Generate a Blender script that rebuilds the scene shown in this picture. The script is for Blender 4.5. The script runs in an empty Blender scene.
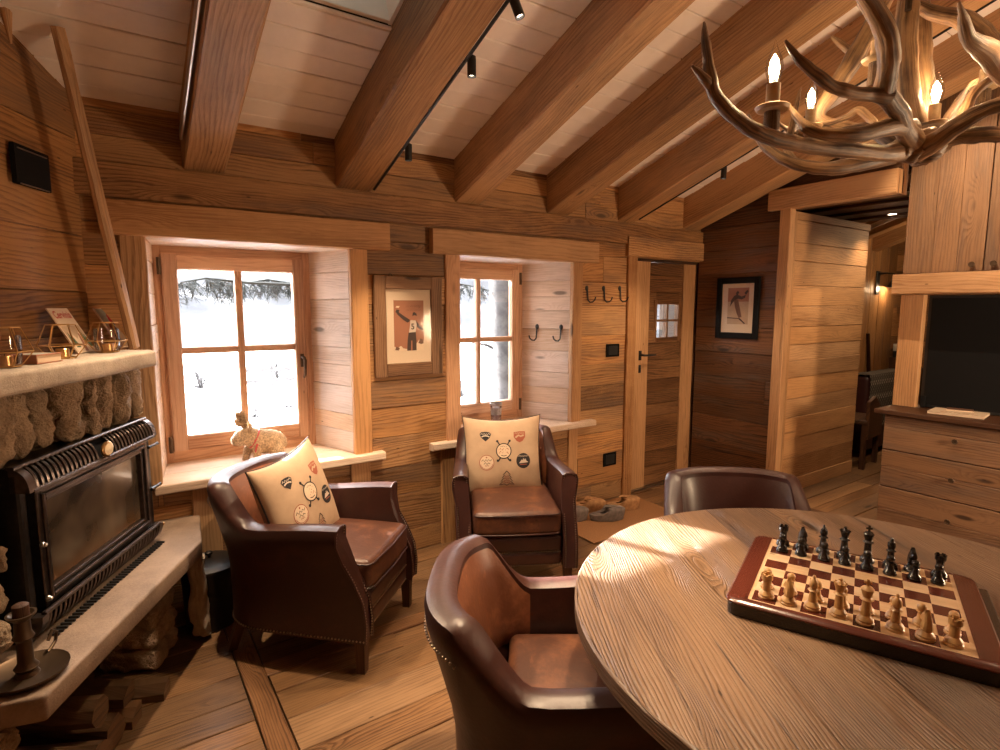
import bpy, bmesh, math, random
from math import sin, cos, pi, radians, sqrt, atan2
from mathutils import Matrix, Vector, noise

random.seed(11)
S = bpy.context.scene
COL = S.collection
V = Vector

# ------------------------------------------------------------------ camera, world, sun, exposure
CAM_H = 1.55
cd = bpy.data.cameras.new('camera')
cam = bpy.data.objects.new('camera', cd); COL.objects.link(cam)
cam.location = (0, 0, CAM_H)
cam.rotation_euler = (radians(90 - 6.808), 0, -0.59957)
cd.sensor_width = 36.0
cd.lens = 36.0 * 564.06 / 1000.0
cd.clip_start = 0.02; cd.clip_end = 600
S.camera = cam

S.view_settings.view_transform = 'Standard'
S.view_settings.look = 'None'
S.view_settings.exposure = 0.44
S.view_settings.gamma = 1.0
S.view_settings.use_curve_mapping = False
S.cycles.max_bounces = 8
S.cycles.diffuse_bounces = 5
S.cycles.glossy_bounces = 4
S.cycles.transparent_max_bounces = 12
S.cycles.caustics_reflective = False
S.cycles.caustics_refractive = False
S.cycles.sample_clamp_indirect = 4.0
S.cycles.use_denoising = True

W = bpy.data.worlds.new('world'); S.world = W
W.use_nodes = True
bg = W.node_tree.nodes['Background']
bg.inputs[0].default_value = (1.0, 0.975, 0.96, 1)
bg.inputs[1].default_value = 13.0

def lamp(kind, name, loc, energy, color, target=None, **kw):
    d = bpy.data.lights.new(name, kind); d.energy = energy; d.color = color
    for k, v in kw.items(): setattr(d, k, v)
    o = bpy.data.objects.new(name, d); COL.objects.link(o); o.location = loc
    if target is not None:
        o.rotation_euler = (V(target) - V(loc)).to_track_quat('-Z', 'Y').to_euler()
    return o

# low winter sun coming in over the sills, going towards the room
SUN_DIR = V((0.335, -1.0, -0.405))
lamp('SUN', 'sun', (0, 12, 8), 44.0, (1.0, 0.95, 0.88), target=V((0, 12, 8)) + SUN_DIR, angle=0.012)

for wx, wz, wy, sx, sz in ((.606, 1.3, 3.62, .66, .98), (2.23, 1.3, 3.62, .66, .98), (3.94, 1.44, 3.25, .30, .30)):
    po = lamp('AREA', 'window_portal', (wx, wy, wz), 1, (1, 1, 1), target=(wx, 0, wz), shape='RECTANGLE', size=sx, size_y=sz)
    po.data.cycles.is_portal = True
WARM = (1.0, 0.66, 0.36)
WARM2 = (1.0, 0.72, 0.45)
lamp('POINT', 'room_fill', (3.75, -.75, 1.30), 165, (1.0, 0.70, 0.43), shadow_soft_size=.22)  # unseen fill added behind the camera to lift walls and rafters

# ------------------------------------------------------------------ room numbers
D = 3.195            # back wall inner face
ROOF0 = 2.475        # height of the boarded ceiling at the back wall
BEAM0 = 2.205        # underside of the rafters at the back wall
SL = 0.342           # roof slope
YF = -2.6            # front wall (behind the camera)
XR = 4.317           # right wall inner face
LA = 0.479658        # left wall direction
LT = V((sin(LA), cos(LA), 0))     # along the left wall, away from camera
LN = V((cos(LA), -sin(LA), 0))    # into the room
def roof(y, base=ROOF0): return base + SL * (D - y)
def LP(s, d, z=0.0): return LT * s + LN * d + V((0, 0, z))
def LM(s, d, z):     # matrix: local x along the wall, y = out of the wall into room, z up
    o = LP(s, d, z)
    return Matrix(((LT.x, LN.x, 0, o.x), (LT.y, LN.y, 0, o.y), (0, 0, 1, o.z), (0, 0, 0, 1)))

# ------------------------------------------------------------------ node helpers
def newmat(name):
    m = bpy.data.materials.new(name); m.use_nodes = True
    nt = m.node_tree; b = nt.nodes['Principled BSDF']
    return m, nt, b
class NT:
    def __init__(s, nt): s.t = nt; s.n = nt.nodes; s.l = nt.links
    def put(s, sock, v):
        if hasattr(v, 'is_output'): s.l.new(v, sock)
        elif isinstance(v, (tuple, list)):
            v = tuple(v)
            sock.default_value = v + (1,) if len(v) == 3 and sock.type == 'RGBA' else v
        else: sock.default_value = v
    def m(s, op, a, b=0.0, c=0.0, clamp=False):
        n = s.n.new('ShaderNodeMath'); n.operation = op; n.use_clamp = clamp
        s.put(n.inputs[0], a); s.put(n.inputs[1], b); s.put(n.inputs[2], c); return n.outputs[0]
    def vm(s, op, a, b):
        n = s.n.new('ShaderNodeVectorMath'); n.operation = op
        s.put(n.inputs[0], a); s.put(n.inputs[1], b); return n.outputs[0]
    def noise(s, vec, scale=1, detail=2, rough=.5, dist=0):
        n = s.n.new('ShaderNodeTexNoise'); s.put(n.inputs['Vector'], vec)
        n.inputs['Scale'].default_value = scale; n.inputs['Detail'].default_value = detail
        n.inputs['Roughness'].default_value = rough; n.inputs['Distortion'].default_value = dist
        return n.outputs[0]
    def voro(s, vec, scale=1, feature='F1'):
        n = s.n.new('ShaderNodeTexVoronoi'); n.feature = feature; s.put(n.inputs['Vector'], vec); n.inputs['Scale'].default_value = scale
        return n
    def white(s, val):
        n = s.n.new('ShaderNodeTexWhiteNoise'); n.noise_dimensions = '1D'; s.put(n.inputs['W'], val); return n.outputs[0]
    def attr(s, name):
        n = s.n.new('ShaderNodeAttribute'); n.attribute_name = name; return n
    def mix(s, f, a, b, blend='MIX'):
        n = s.n.new('ShaderNodeMix'); n.data_type = 'RGBA'; n.blend_type = blend
        s.put(n.inputs[0], f); s.put(n.inputs[6], a); s.put(n.inputs[7], b); return n.outputs[2]
    def ss(s, v, a, b):
        n = s.n.new('ShaderNodeMapRange'); n.interpolation_type = 'SMOOTHSTEP'
        s.put(n.inputs[0], v); n.inputs[1].default_value = a; n.inputs[2].default_value = b; return n.outputs[0]
    def bump(s, h, strength=.3, dist=.01):
        n = s.n.new('ShaderNodeBump'); n.inputs['Strength'].default_value = strength; n.inputs['Distance'].default_value = dist
        s.put(n.inputs['Height'], h); return n.outputs[0]
    def obj(s):
        n = s.n.new('ShaderNodeTexCoord'); return n.outputs['Object']

def wood(name, light, dark, tone=(0.62, 1.25), rough=.55, ring=26.0, knot=1.0, contrast=1.0, bump=.35, grey=0.0, spec=.3, fine=1.0):
    """grain follows the 'wuv' attribute: x = metres along the board, y = metres across, z = board seed"""
    m, nt, b = newmat(name); N = NT(nt)
    at = N.attr('wuv').outputs['Vector']
    sp = N.n.new('ShaderNodeSeparateXYZ'); N.put(sp.inputs[0], at)
    u, v, w = sp.outputs
    def vec(a, c, k=1.0):
        n = N.n.new('ShaderNodeCombineXYZ'); N.put(n.inputs[0], N.m('MULTIPLY', u, a)); N.put(n.inputs[1], N.m('MULTIPLY', v, c)); N.put(n.inputs[2], N.m('MULTIPLY', w, k)); return n.outputs[0]
    big = N.noise(vec(.8, 3.2), 1, 2, .5)
    kv = N.voro(vec(1.5, 5.5), 1)
    kd = kv.outputs['Distance']
    ksep = N.n.new('ShaderNodeSeparateColor'); N.put(ksep.inputs[0], kv.outputs['Color'])
    kon = N.ss(ksep.outputs[0], .54, .58)
    kn = N.m('MULTIPLY', N.m('SUBTRACT', 1.0, N.ss(kd, .03, .36)), kon)
    kcore = N.m('MULTIPLY', N.m('SUBTRACT', 1.0, N.ss(kd, .05, .11)), kon)
    ph = N.m('ADD', N.m('MULTIPLY', v, ring), N.m('ADD', N.m('MULTIPLY', big, 3.5 + ring * .13), N.m('MULTIPLY', kn, (1.0 + ring * .062) * knot)))
    wob = N.noise(vec(5, 40), 1, 3, .65)
    ph = N.m('ADD', ph, N.m('MULTIPLY', wob, 1.3))
    fr = N.m('FRACT', ph)
    late = N.m('MULTIPLY', N.ss(fr, .30, .80), N.m('SUBTRACT', 1.0, N.ss(fr, .84, 1.0)))
    msk = N.ss(N.noise(vec(1.4, 9, 1.3), 1, 2, .6), .30, .62)
    late = N.m('MULTIPLY', late, N.m('ADD', .25, N.m('MULTIPLY', msk, .75)))
    fib = N.noise(vec(5, 260), 1, 2, .6)
    blot = N.noise(vec(1.1, 5.5, 1.7), 1, 4, .68)
    wn = N.white(w)
    wn2 = N.white(N.m('ADD', w, 7.31))
    mixf = N.m('ADD', N.m('MULTIPLY', late, .62 * contrast), N.m('ADD', N.m('MULTIPLY', N.m('SUBTRACT', fib, .5), 1.15 * fine), N.m('ADD', N.m('MULTIPLY', N.m('SUBTRACT', blot, .44), 2.0), N.m('MULTIPLY', N.ss(N.white(N.m('ADD', w, 3.7)), .55, 1.0), .38))), clamp=True)
    col = N.mix(mixf, light, dark)
    tn = N.m('ADD', tone[0], N.m('MULTIPLY', wn, tone[1] - tone[0]))
    tcol = N.n.new('ShaderNodeCombineColor')
    N.put(tcol.inputs[0], tn); N.put(tcol.inputs[1], N.m('MULTIPLY', tn, N.m('ADD', .93, N.m('MULTIPLY', wn2, .12)))); N.put(tcol.inputs[2], N.m('MULTIPLY', tn, N.m('ADD', .82, N.m('MULTIPLY', wn2, .32))))
    col = N.mix(1.0, col, tcol.outputs[0], 'MULTIPLY')
    kdark = tuple(c * .28 for c in dark)
    col = N.mix(N.m('MULTIPLY', kcore, .85 * min(1, knot)), col, kdark)
    crk = N.ss(N.noise(vec(.9, 30, 2.1), 1, 3, .7), .655, .70)
    col = N.mix(N.m('MULTIPLY', crk, .75 * contrast), col, kdark)
    if grey: col = N.mix(N.m('MULTIPLY', N.ss(blot, .45, .7), grey), col, (.20, .16, .13))
    # nail holes and worm specks
    sv = N.voro(vec(7, 22), 1); ssep = N.n.new('ShaderNodeSeparateColor'); N.put(ssep.inputs[0], sv.outputs['Color'])
    speck = N.m('MULTIPLY', N.m('SUBTRACT', 1.0, N.ss(sv.outputs['Distance'], .05, .1)), N.ss(ssep.outputs[1], .82, .84))
    col = N.mix(N.m('MULTIPLY', speck, .8), col, kdark)
    N.put(b.inputs['Base Color'], col)
    N.put(b.inputs['Roughness'], N.m('ADD', rough, N.m('MULTIPLY', late, -.08)))
    b.inputs['Specular IOR Level'].default_value = spec
    h = N.m('ADD', N.m('MULTIPLY', N.m('ADD', late, crk), -.6), N.m('ADD', N.m('MULTIPLY', fib, .5), N.m('MULTIPLY', blot, .3)))
    N.put(b.inputs['Normal'], N.bump(h, bump, .004))
    return m

def plain(name, col, rough=.5, metal=0.0, var=0.0, scale=20, bump=0.0, spec=.5, coat=0.0):
    m, nt, b = newmat(name); N = NT(nt)
    if var or bump:
        no = N.noise(N.obj(), scale, 4, .6)
    if var: N.put(b.inputs['Base Color'], N.mix(N.ss(no, .3, .7), tuple(c * (1 - var) for c in col), tuple(min(1, c * (1 + var)) for c in col)))
    else: b.inputs['Base Color'].default_value = (*col, 1)
    if bump: N.put(b.inputs['Normal'], N.bump(no, bump, .005))
    b.inputs['Roughness'].default_value = rough; b.inputs['Metallic'].default_value = metal
    b.inputs['Specular IOR Level'].default_value = spec; b.inputs['Coat Weight'].default_value = coat
    return m
def emit(name, col, st):
    m, nt, b = newmat(name); b.inputs['Base Color'].default_value = (*col, 1)
    b.inputs['Emission Color'].default_value = (*col, 1); b.inputs['Emission Strength'].default_value = st; return m
def glass(name, tint=(1, 1, 1), refl=1.0, rough=.02):
    m = bpy.data.materials.new(name); m.use_nodes = True; nt = m.node_tree; nt.nodes.clear(); N = NT(nt)
    out = N.n.new('ShaderNodeOutputMaterial'); mx = N.n.new('ShaderNodeMixShader')
    tr = N.n.new('ShaderNodeBsdfTransparent'); tr.inputs[0].default_value = (*tint, 1)
    gl = N.n.new('ShaderNodeBsdfGlossy'); gl.inputs['Roughness'].default_value = rough
    fz = N.n.new('ShaderNodeFresnel'); fz.inputs[0].default_value = 1.45
    N.put(mx.inputs[0], N.m('MULTIPLY', fz.outputs[0], refl, clamp=True)); N.l.new(tr.outputs[0], mx.inputs[1]); N.l.new(gl.outputs[0], mx.inputs[2])
    N.l.new(mx.outputs[0], out.inputs[0]); return m

M = {}
M['wall'] = wood('wall_wood', (.53, .285, .122), (.175, .074, .027), tone=(.55, 1.2), grey=.3, ring=52, contrast=.9)
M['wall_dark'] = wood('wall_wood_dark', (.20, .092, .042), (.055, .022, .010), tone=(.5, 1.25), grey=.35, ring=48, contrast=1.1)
M['reveal'] = wood('pale_reveal_wood', (.80, .65, .53), (.55, .38, .25), tone=(.9, 1.08), ring=70, contrast=.5, grey=.15)
M['timber'] = wood('honey_timber', (.56, .32, .155), (.27, .13, .055), tone=(.9, 1.1), contrast=.6, ring=55)
M['beam'] = wood('rafter_wood', (.52, .305, .15), (.19, .092, .038), tone=(.85, 1.1), ring=50, grey=.25, contrast=.7)
M['win'] = wood('window_wood', (.62, .38, .24), (.36, .18, .10), tone=(.9, 1.1), ring=45, knot=.6, contrast=.7)
M['floor'] = wood('floor_wood', (.28, .158, .078), (.080, .037, .017), tone=(.6, 1.15), rough=.42, ring=60, bump=.2, contrast=.8)
M['floor_old'] = wood('floor_border_wood', (.30, .145, .06), (.10, .042, .018), tone=(.8, 1.0), rough=.5, ring=80, bump=.5)
M['table'] = wood('table_wood', (.235, .145, .088), (.058, .029, .016), tone=(.9, 1.08), rough=.40, ring=115, contrast=.95, bump=1.0, knot=1.0, spec=.4, fine=.7)
M['cab'] = wood('cabinet_wood', (.26, .148, .082), (.085, .040, .022), tone=(.82, 1.12), ring=60, grey=.3, contrast=.7)
M['door_board'] = wood('door_board_wood', (.27, .135, .058), (.07, .029, .012), tone=(.55, 1.15), ring=60)
M['frame_old'] = wood('old_frame_wood', (.27, .145, .075), (.085, .038, .018), tone=(.85, 1.1), ring=80)
M['dark_wood'] = wood('dark_wood', (.10, .045, .022), (.035, .014, .008), tone=(.8, 1.1), knot=.2)
M['rose'] = wood('rosewood', (.10, .022, .013), (.028, .007, .005), tone=(.85, 1.1), rough=.25, ring=130, contrast=.5, knot=.2, bump=.05, spec=.6)
M['maple'] = wood('maple', (.62, .45, .29), (.50, .33, .19), tone=(.92, 1.05), rough=.25, knot=0, bump=.03, contrast=.4)
M['log'] = wood('firewood', (.17, .095, .05), (.07, .035, .018), tone=(.7, 1.15), ring=40)
M['white'] = plain('white_painted_boards', (.86, .775, .715), .5, var=.05, scale=6)
M['gap'] = plain('dark_gap', (.02, .011, .006), .9)
M['black'] = plain('black_metal', (.012, .012, .013), .38, spec=.5)
M['blackmatte'] = plain('matte_black', (.008, .008, .009), .9, spec=.15)
M['iron'] = plain('cast_iron', (.022, .019, .019), .34, metal=.6, var=.2, scale=60, bump=.1)
M['iron_shine'] = plain('burnished_iron', (.11, .09, .085), .28, metal=.9, var=.2, scale=40)
M['steel'] = plain('steel', (.45, .42, .40), .3, metal=1)
M['brass'] = plain('brass', (.62, .38, .16), .28, metal=1)
M['bronze'] = plain('bronze', (.10, .065, .04), .45, metal=.8)
M['candle_tube'] = plain('aged_candle_sleeve', (.55, .38, .20), .45, var=.15, scale=30)
M['frost'] = glass('snow_covered_glass', (.22, .235, .22), .3)
M['glass'] = glass('window_glass', (.97, .98, 1), .55)
M['thin_glass'] = glass('thin_glass', (.97, .95, .96), .8)
M['bulb_glass'] = glass('bulb_glass', (1, .98, .95), .6)
M['pic_glass'] = glass('picture_glass', (1, 1, 1), .14, .06)
M['fire_glass'] = glass('sooty_fire_glass', (.55, .42, .30), 2.2, .12)
M['bulb'] = emit('bulb_filament', (1.0, .80, .52), 34)
M['spot_lens'] = emit('spot_lens', (1.0, .82, .62), 7)
M['down'] = emit('downlight_lens', (1.0, .8, .55), 12)
M['paper'] = plain('paper', (.74, .58, .43), .7)
M['cream'] = plain('cream_mat', (.70, .56, .42), .75)
M['red'] = plain('red_ink', (.42, .03, .03), .7)
M['fadedred'] = plain('faded_red_ink', (.34, .10, .06), .8)
M['ink'] = plain('black_ink', (.022, .018, .02), .8)
M['inkwhite'] = plain('white_ink', (.62, .52, .44), .8)
M['sepia'] = plain('sepia_print', (.36, .15, .085), .6)
M['sepia_dark'] = plain('sepia_dark', (.055, .03, .024), .6)
M['sepia_mid'] = plain('sepia_mid', (.16, .08, .05), .6)
M['green'] = plain('poster_green', (.09, .12, .05), .6)
M['skyblue'] = plain('poster_grey', (.34, .36, .32), .6)
M['canvas'] = plain('cushion_canvas', (.52, .37, .25), .85, var=.06, scale=14, bump=.12)
M['straw'] = plain('straw', (.46, .325, .20), .85, var=.45, scale=95, bump=1.0)
M['ribbon'] = plain('red_ribbon', (.50, .07, .07), .6)
M['snow'] = plain('snow', (.86, .88, .92), .8, var=.04, scale=.4)
M['needles'] = plain('fir_needles', (.022, .027, .025), .8, var=.3, scale=5)
M['bark'] = plain('grey_bark', (.052, .049, .048), .9, var=.4, scale=9, bump=.6)
M['rock'] = plain('far_rock', (.027, .030, .036), .9, var=.45, scale=.16)
M['felt_grey'] = plain('grey_felt', (.15, .12, .11), .95, var=.2, scale=40, bump=.4)
M['felt_tan'] = plain('tan_felt', (.36, .19, .085), .95, var=.2, scale=40, bump=.4)
M['mat'] = plain('coir_mat', (.27, .125, .048), .95, var=.18, scale=120, bump=.5)
M['wax'] = plain('white_wax', (.85, .78, .70), .5)
def translucent(name, col):
    m, nt, b = newmat(name); N = NT(nt); b.inputs['Base Color'].default_value = (*col, 1); b.inputs['Roughness'].default_value = .5
    t = N.n.new('ShaderNodeBsdfTranslucent'); t.inputs[0].default_value = (*col, 1); mx = N.n.new('ShaderNodeMixShader'); mx.inputs[0].default_value = .6
    N.l.new(b.outputs[0], mx.inputs[1]); N.l.new(t.outputs[0], mx.inputs[2]); N.l.new(mx.outputs[0], nt.nodes['Material Output'].inputs[0]); return m
M['wax'] = translucent('white_wax_glow', (.85, .80, .74))
M['pinkwax'] = translucent('pink_band', (.48, .30, .26))
M['ebony'] = plain('ebonised_wood', (.012, .010, .010), .22, spec=.6)
M['box'] = plain('boxwood', (.52, .31, .13), .33, var=.12, scale=30)
M['enamel'] = plain('cream_enamel', (.75, .62, .42), .25)

def leather(name, base, worn, amt=.5, rough=.34):
    m, nt, b = newmat(name); N = NT(nt); o = N.obj()
    n1 = N.noise(o, 5, 4, .65, .6); n2 = N.noise(o, 26, 4, .7)
    cr = N.voro(o, 85).outputs['Distance']
    f = N.m('MULTIPLY', N.ss(N.m('ADD', N.m('MULTIPLY', n1, .75), N.m('MULTIPLY', n2, .3)), .46, .68), amt)
    col = N.mix(f, base, worn)
    scr = N.noise(N.vm('MULTIPLY', o, (9, 40, 9)), 1, 3, .7)
    col = N.mix(N.m('MULTIPLY', N.ss(scr, .64, .72), .22 * amt), col, tuple(min(1, c * 1.9) for c in worn))
    N.put(b.inputs['Base Color'], col)
    N.put(b.inputs['Roughness'], N.m('ADD', rough, N.m('MULTIPLY', n2, .16)))
    b.inputs['Specular IOR Level'].default_value = .5; b.inputs['Coat Weight'].default_value = .12; b.inputs['Coat Roughness'].default_value = .25
    N.put(b.inputs['Normal'], N.bump(N.m('ADD', N.m('MULTIPLY', n2, .7), N.m('MULTIPLY', cr, .5)), .16, .004))
    return m
M['leather'] = leather('oxblood_leather', (.040, .0125, .0095), (.085, .026, .016), .5)
M['leather_seat'] = leather('worn_seat_leather', (.075, .026, .014), (.20, .076, .034), .8, .40)
M['leather_lit'] = leather('lit_back_leather', (.15, .052, .024), (.30, .115, .05), .8, .36)  # lighter copy of the leather, strong light on the back put into its colour
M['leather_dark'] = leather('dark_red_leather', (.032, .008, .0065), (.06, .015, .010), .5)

def stone(name, a, b_, scale, bump, rough=.85):
    m, nt, b = newmat(name); N = NT(nt); o = N.obj()
    n1 = N.noise(o, scale, 6, .65); n2 = N.noise(o, scale * 9, 4, .7); n3 = N.noise(o, scale * .3, 2)
    col = N.mix(N.ss(N.m('ADD', N.m('MULTIPLY', n1, .6), N.m('MULTIPLY', n2, .4)), .35, .66), a, b_)
    col = N.mix(N.m('MULTIPLY', N.ss(n3, .45, .65), .35), col, tuple(c * 1.35 for c in b_))
    N.put(b.inputs['Base Color'], col); b.inputs['Roughness'].default_value = rough
    N.put(b.inputs['Normal'], N.bump(N.m('ADD', n1, N.m('MULTIPLY', n2, .6)), bump, .012)); return m
M['stone'] = stone('rough_stone', (.26, .185, .12), (.56, .42, .285), 12, 1.6)
M['mantel'] = stone('dressed_stone', (.33, .265, .205), (.46, .38, .305), 16, .35)
M['slab'] = stone('hearth_stone', (.19, .13, .092), (.29, .205, .15), 12, .3, .7)
M['mortar'] = stone('mortar', (.040, .028, .018), (.075, .052, .034), 20, .6)
def antler_mat():
    m, nt, b = newmat('antler'); N = NT(nt); at = N.attr('wuv').outputs['Vector']
    sp = N.n.new('ShaderNodeSeparateXYZ'); N.put(sp.inputs[0], at); u, v, w = sp.outputs
    c = N.n.new('ShaderNodeCombineXYZ'); N.put(c.inputs[0], N.m('MULTIPLY', u, 6)); N.put(c.inputs[1], N.m('MULTIPLY', v, 130)); N.put(c.inputs[2], w)
    n1 = N.noise(c.outputs[0], 1, 4, .6); n2 = N.noise(N.obj(), 9, 3, .6)
    f = N.ss(N.m('ADD', N.m('MULTIPLY', n1, .55), N.m('MULTIPLY', n2, .45)), .36, .62)
    col = N.mix(f, (.065, .033, .018), (.38, .225, .11))
    N.put(b.inputs['Base Color'], col); b.inputs['Roughness'].default_value = .52
    N.put(b.inputs['Normal'], N.bump(n1, .7, .004)); return m
M['antler'] = antler_mat()
def smoky_lit_glass():
    m, nt, b = newmat('smoked_lit_firebox'); N = NT(nt); o = N.obj()
    n = N.noise(N.vm('MULTIPLY', o, (1.0, 1.0, 1.2)), 2.6, 3, .5, .25)
    z = N.n.new('ShaderNodeSeparateXYZ'); N.put(z.inputs[0], o)
    low = N.m('SUBTRACT', 1.0, N.ss(N.m('ADD', z.outputs[2], N.m('MULTIPLY', n, .22)), .18, .33))
    col = N.mix(N.ss(n, .36, .66), (.022, .016, .012), (.15, .115, .085))
    col = N.mix(N.m('MULTIPLY', low, .8), col, (.17, .075, .022))  # brown light low on the smoky glass is put into the colour
    N.put(b.inputs['Base Color'], col); b.inputs['Roughness'].default_value = .16; b.inputs['Coat Weight'].default_value = .3; return m
M['lit_smoke'] = smoky_lit_glass()
def throwmat():
    m, nt, b = newmat('patterned_throw'); N = NT(nt); o = N.obj()
    s = N.n.new('ShaderNodeSeparateXYZ'); N.put(s.inputs[0], o)
    a = N.m('SINE', N.m('MULTIPLY', s.outputs[0], 150)); c = N.m('SINE', N.m('MULTIPLY', s.outputs[2], 120))
    f = N.ss(N.m('MULTIPLY', a, c), -.1, .35); st = N.ss(N.m('SINE', N.m('MULTIPLY', s.outputs[2], 42)), .3, .6)
    N.put(b.inputs['Base Color'], N.mix(N.m('MULTIPLY', f, N.m('ADD', .35, N.m('MULTIPLY', st, .6))), (.03, .022, .018), (.36, .30, .23)))
    b.inputs['Roughness'].default_value = .95; return m
M['throw'] = throwmat()

# ------------------------------------------------------------------ mesh builder
class MB:
    def __init__(s): s.v = []; s.f = []; s.uv = []; s.mi = []; s.sm = []
    def face(s, idx, uvs=None, mi=0, sm=False):
        s.f.append(list(idx)); s.uv.append(uvs or [(s.v[i][0], s.v[i][1] + s.v[i][2], 0) for i in idx]); s.mi.append(mi); s.sm.append(sm)
    def board(s, Mx, L, Wd, T, seed=None, seg=1, jit=0.0, ch=.004, mi=0, off=None):
        """board: local x 0..L, y centred width, z centred thickness; octagonal section"""
        if seed is None: seed = random.random() * 400
        if off is None: off = random.random() * 30
        ch = min(ch, Wd * .3, T * .3); a, b = Wd / 2, T / 2
        sec = [(-a + ch, -b), (a - ch, -b), (a, -b + ch), (a, b - ch), (a - ch, b), (-a + ch, b), (-a, b - ch), (-a, -b + ch)]
        per = [0]
        for i in range(8):
            p, q = sec[i], sec[(i + 1) % 8]; per.append(per[-1] + math.hypot(q[0] - p[0], q[1] - p[1]))
        base = len(s.v); vo = random.random() * 3
        for k in range(seg + 1):
            x = L * k / seg
            j = [(random.uniform(-jit, jit), random.uniform(-jit, jit)) for _ in range(8)] if jit else [(0, 0)] * 8
            for i in range(8):
                s.v.append(Mx @ V((x, sec[i][0] + j[i][0], sec[i][1] + j[i][1])))
        for k in range(seg):
            x0, x1 = L * k / seg + off, L * (k + 1) / seg + off
            for i in range(8):
                i2 = (i + 1) % 8; A = base + k * 8
                s.face((A + i, A + 8 + i, A + 8 + i2, A + i2), [(x0, per[i] + vo, seed), (x1, per[i] + vo, seed), (x1, per[i + 1] + vo, seed), (x0, per[i + 1] + vo, seed)], mi)
        e = base + seg * 8
        s.face([base + i for i in range(8)], [(off + sec[i][1] * .3, sec[i][0] * 2 + vo, seed) for i in range(8)], mi)
        s.face([e + i for i in reversed(range(8))], [(off + 3 + sec[i][1] * .3, sec[i][0] * 2 + vo, seed) for i in reversed(range(8))], mi)
    def box(s, x0, x1, y0, y1, z0, z1, axis='x', **k):
        c = V(((x0 + x1) / 2, (y0 + y1) / 2, (z0 + z1) / 2)); dx, dy, dz = x1 - x0, y1 - y0, z1 - z0
        if axis == 'x': s.board(Matrix.Translation((x0, c.y, c.z)), dx, dy, dz, **k)
        elif axis == 'y':
            s.board(Matrix(((0, -1, 0, c.x), (1, 0, 0, y0), (0, 0, 1, c.z), (0, 0, 0, 1))), dy, dx, dz, **k)
        else:
            s.board(Matrix(((0, 0, 1, c.x), (0, 1, 0, c.y), (-1, 0, 0, 0), (0, 0, 0, 1))) if False else Matrix(((0, 1, 0, c.x), (0, 0, 1, c.y), (1, 0, 0, z0), (0, 0, 0, 1))), dz, dx, dy, **k)
    def boxm(s, Mx, x0, x1, y0, y1, z0, z1, axis='x', **k):
        n = len(s.v); s.box(x0, x1, y0, y1, z0, z1, axis, **k)
        for i in range(n, len(s.v)): s.v[i] = Mx @ s.v[i]
    def pq(s, p, q, Wd, T, up=(0, 0, 1), **k):
        p, q = V(p), V(q); x = (q - p); L = x.length; x.normalize(); z = V(up) - x * V(up).dot(x); z.normalize(); y = z.cross(x)
        s.board(Matrix(((x.x, y.x, z.x, p.x), (x.y, y.y, z.y, p.y), (x.z, y.z, z.z, p.z), (0, 0, 0, 1))), L, Wd, T, **k)
    def tube(s, pts, rad, n=8, mi=0, cap=True, seed=None, flat=1.0, closed=False):
        pts = [V(p) for p in pts]; K = len(pts)
        if not hasattr(rad, '__len__'): rad = [rad] * K
        if seed is None: seed = random.random() * 50
        base = len(s.v); ref = None; d = 0; ds = []
        for i, p in enumerate(pts):
            if closed: t = pts[(i + 1) % K] - pts[i - 1]
            else: t = pts[min(i + 1, K - 1)] - pts[max(i - 1, 0)]
            if t.length < 1e-9: t = V((0, 0, 1))
            t.normalize()
            if ref is None:
                ref = V((0, 0, 1)) if abs(t.z) < .9 else V((1, 0, 0))
            ref = (ref - t * ref.dot(t)); ref.normalize(); bi = t.cross(ref)
            if i: d += (pts[i] - pts[i - 1]).length
            ds.append(d)
            for j in range(n):
                a = 2 * pi * j / n
                s.v.append(p + (ref * cos(a) * flat + bi * sin(a)) * rad[i])
        rr = max(rad)
        for i in range(K if closed else K - 1):
            i2 = (i + 1) % K
            for j in range(n):
                j2 = (j + 1) % n
                u0, u1 = ds[i], ds[i2] if i2 else d + .1
                c0, c1 = j / n * 2 * pi * rr, (j + 1) / n * 2 * pi * rr
                s.face((base + i * n + j, base + i * n + j2, base + i2 * n + j2, base + i2 * n + j), [(u0, c0, seed), (u0, c1, seed), (u1, c1, seed), (u1, c0, seed)], mi, True)
        if cap and not closed:
            s.face([base + j for j in reversed(range(n))], [(0, 0, seed)] * n, mi)
            s.face([base + (K - 1) * n + j for j in range(n)], [(d, 0, seed)] * n, mi)
    def lathe(s, prof, Mx=Matrix(), n=20, mi=0, cap=True):
        base = len(s.v); K = len(prof); seed = random.random() * 50
        for r, z in prof:
            for j in range(n):
                a = 2 * pi * j / n; s.v.append(Mx @ V((r * cos(a), r * sin(a), z)))
        for i in range(K - 1):
            for j in range(n):
                j2 = (j + 1) % n
                s.face((base + i * n + j, base + i * n + j2, base + (i + 1) * n + j2, base + (i + 1) * n + j), [(prof[i][1], j / n, seed), (prof[i][1], (j + 1) / n, seed), (prof[i + 1][1], (j + 1) / n, seed), (prof[i + 1][1], j / n, seed)], mi, True)
        if cap:
            if prof[0][0] > 1e-5: s.face([base + j for j in reversed(range(n))], [(s.v[base + j].x, s.v[base + j].y, seed) for j in reversed(range(n))], mi)
            if prof[-1][0] > 1e-5: s.face([base + (K - 1) * n + j for j in range(n)], [(s.v[base + j].x, s.v[base + j].y, seed) for j in range(n)], mi)
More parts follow.
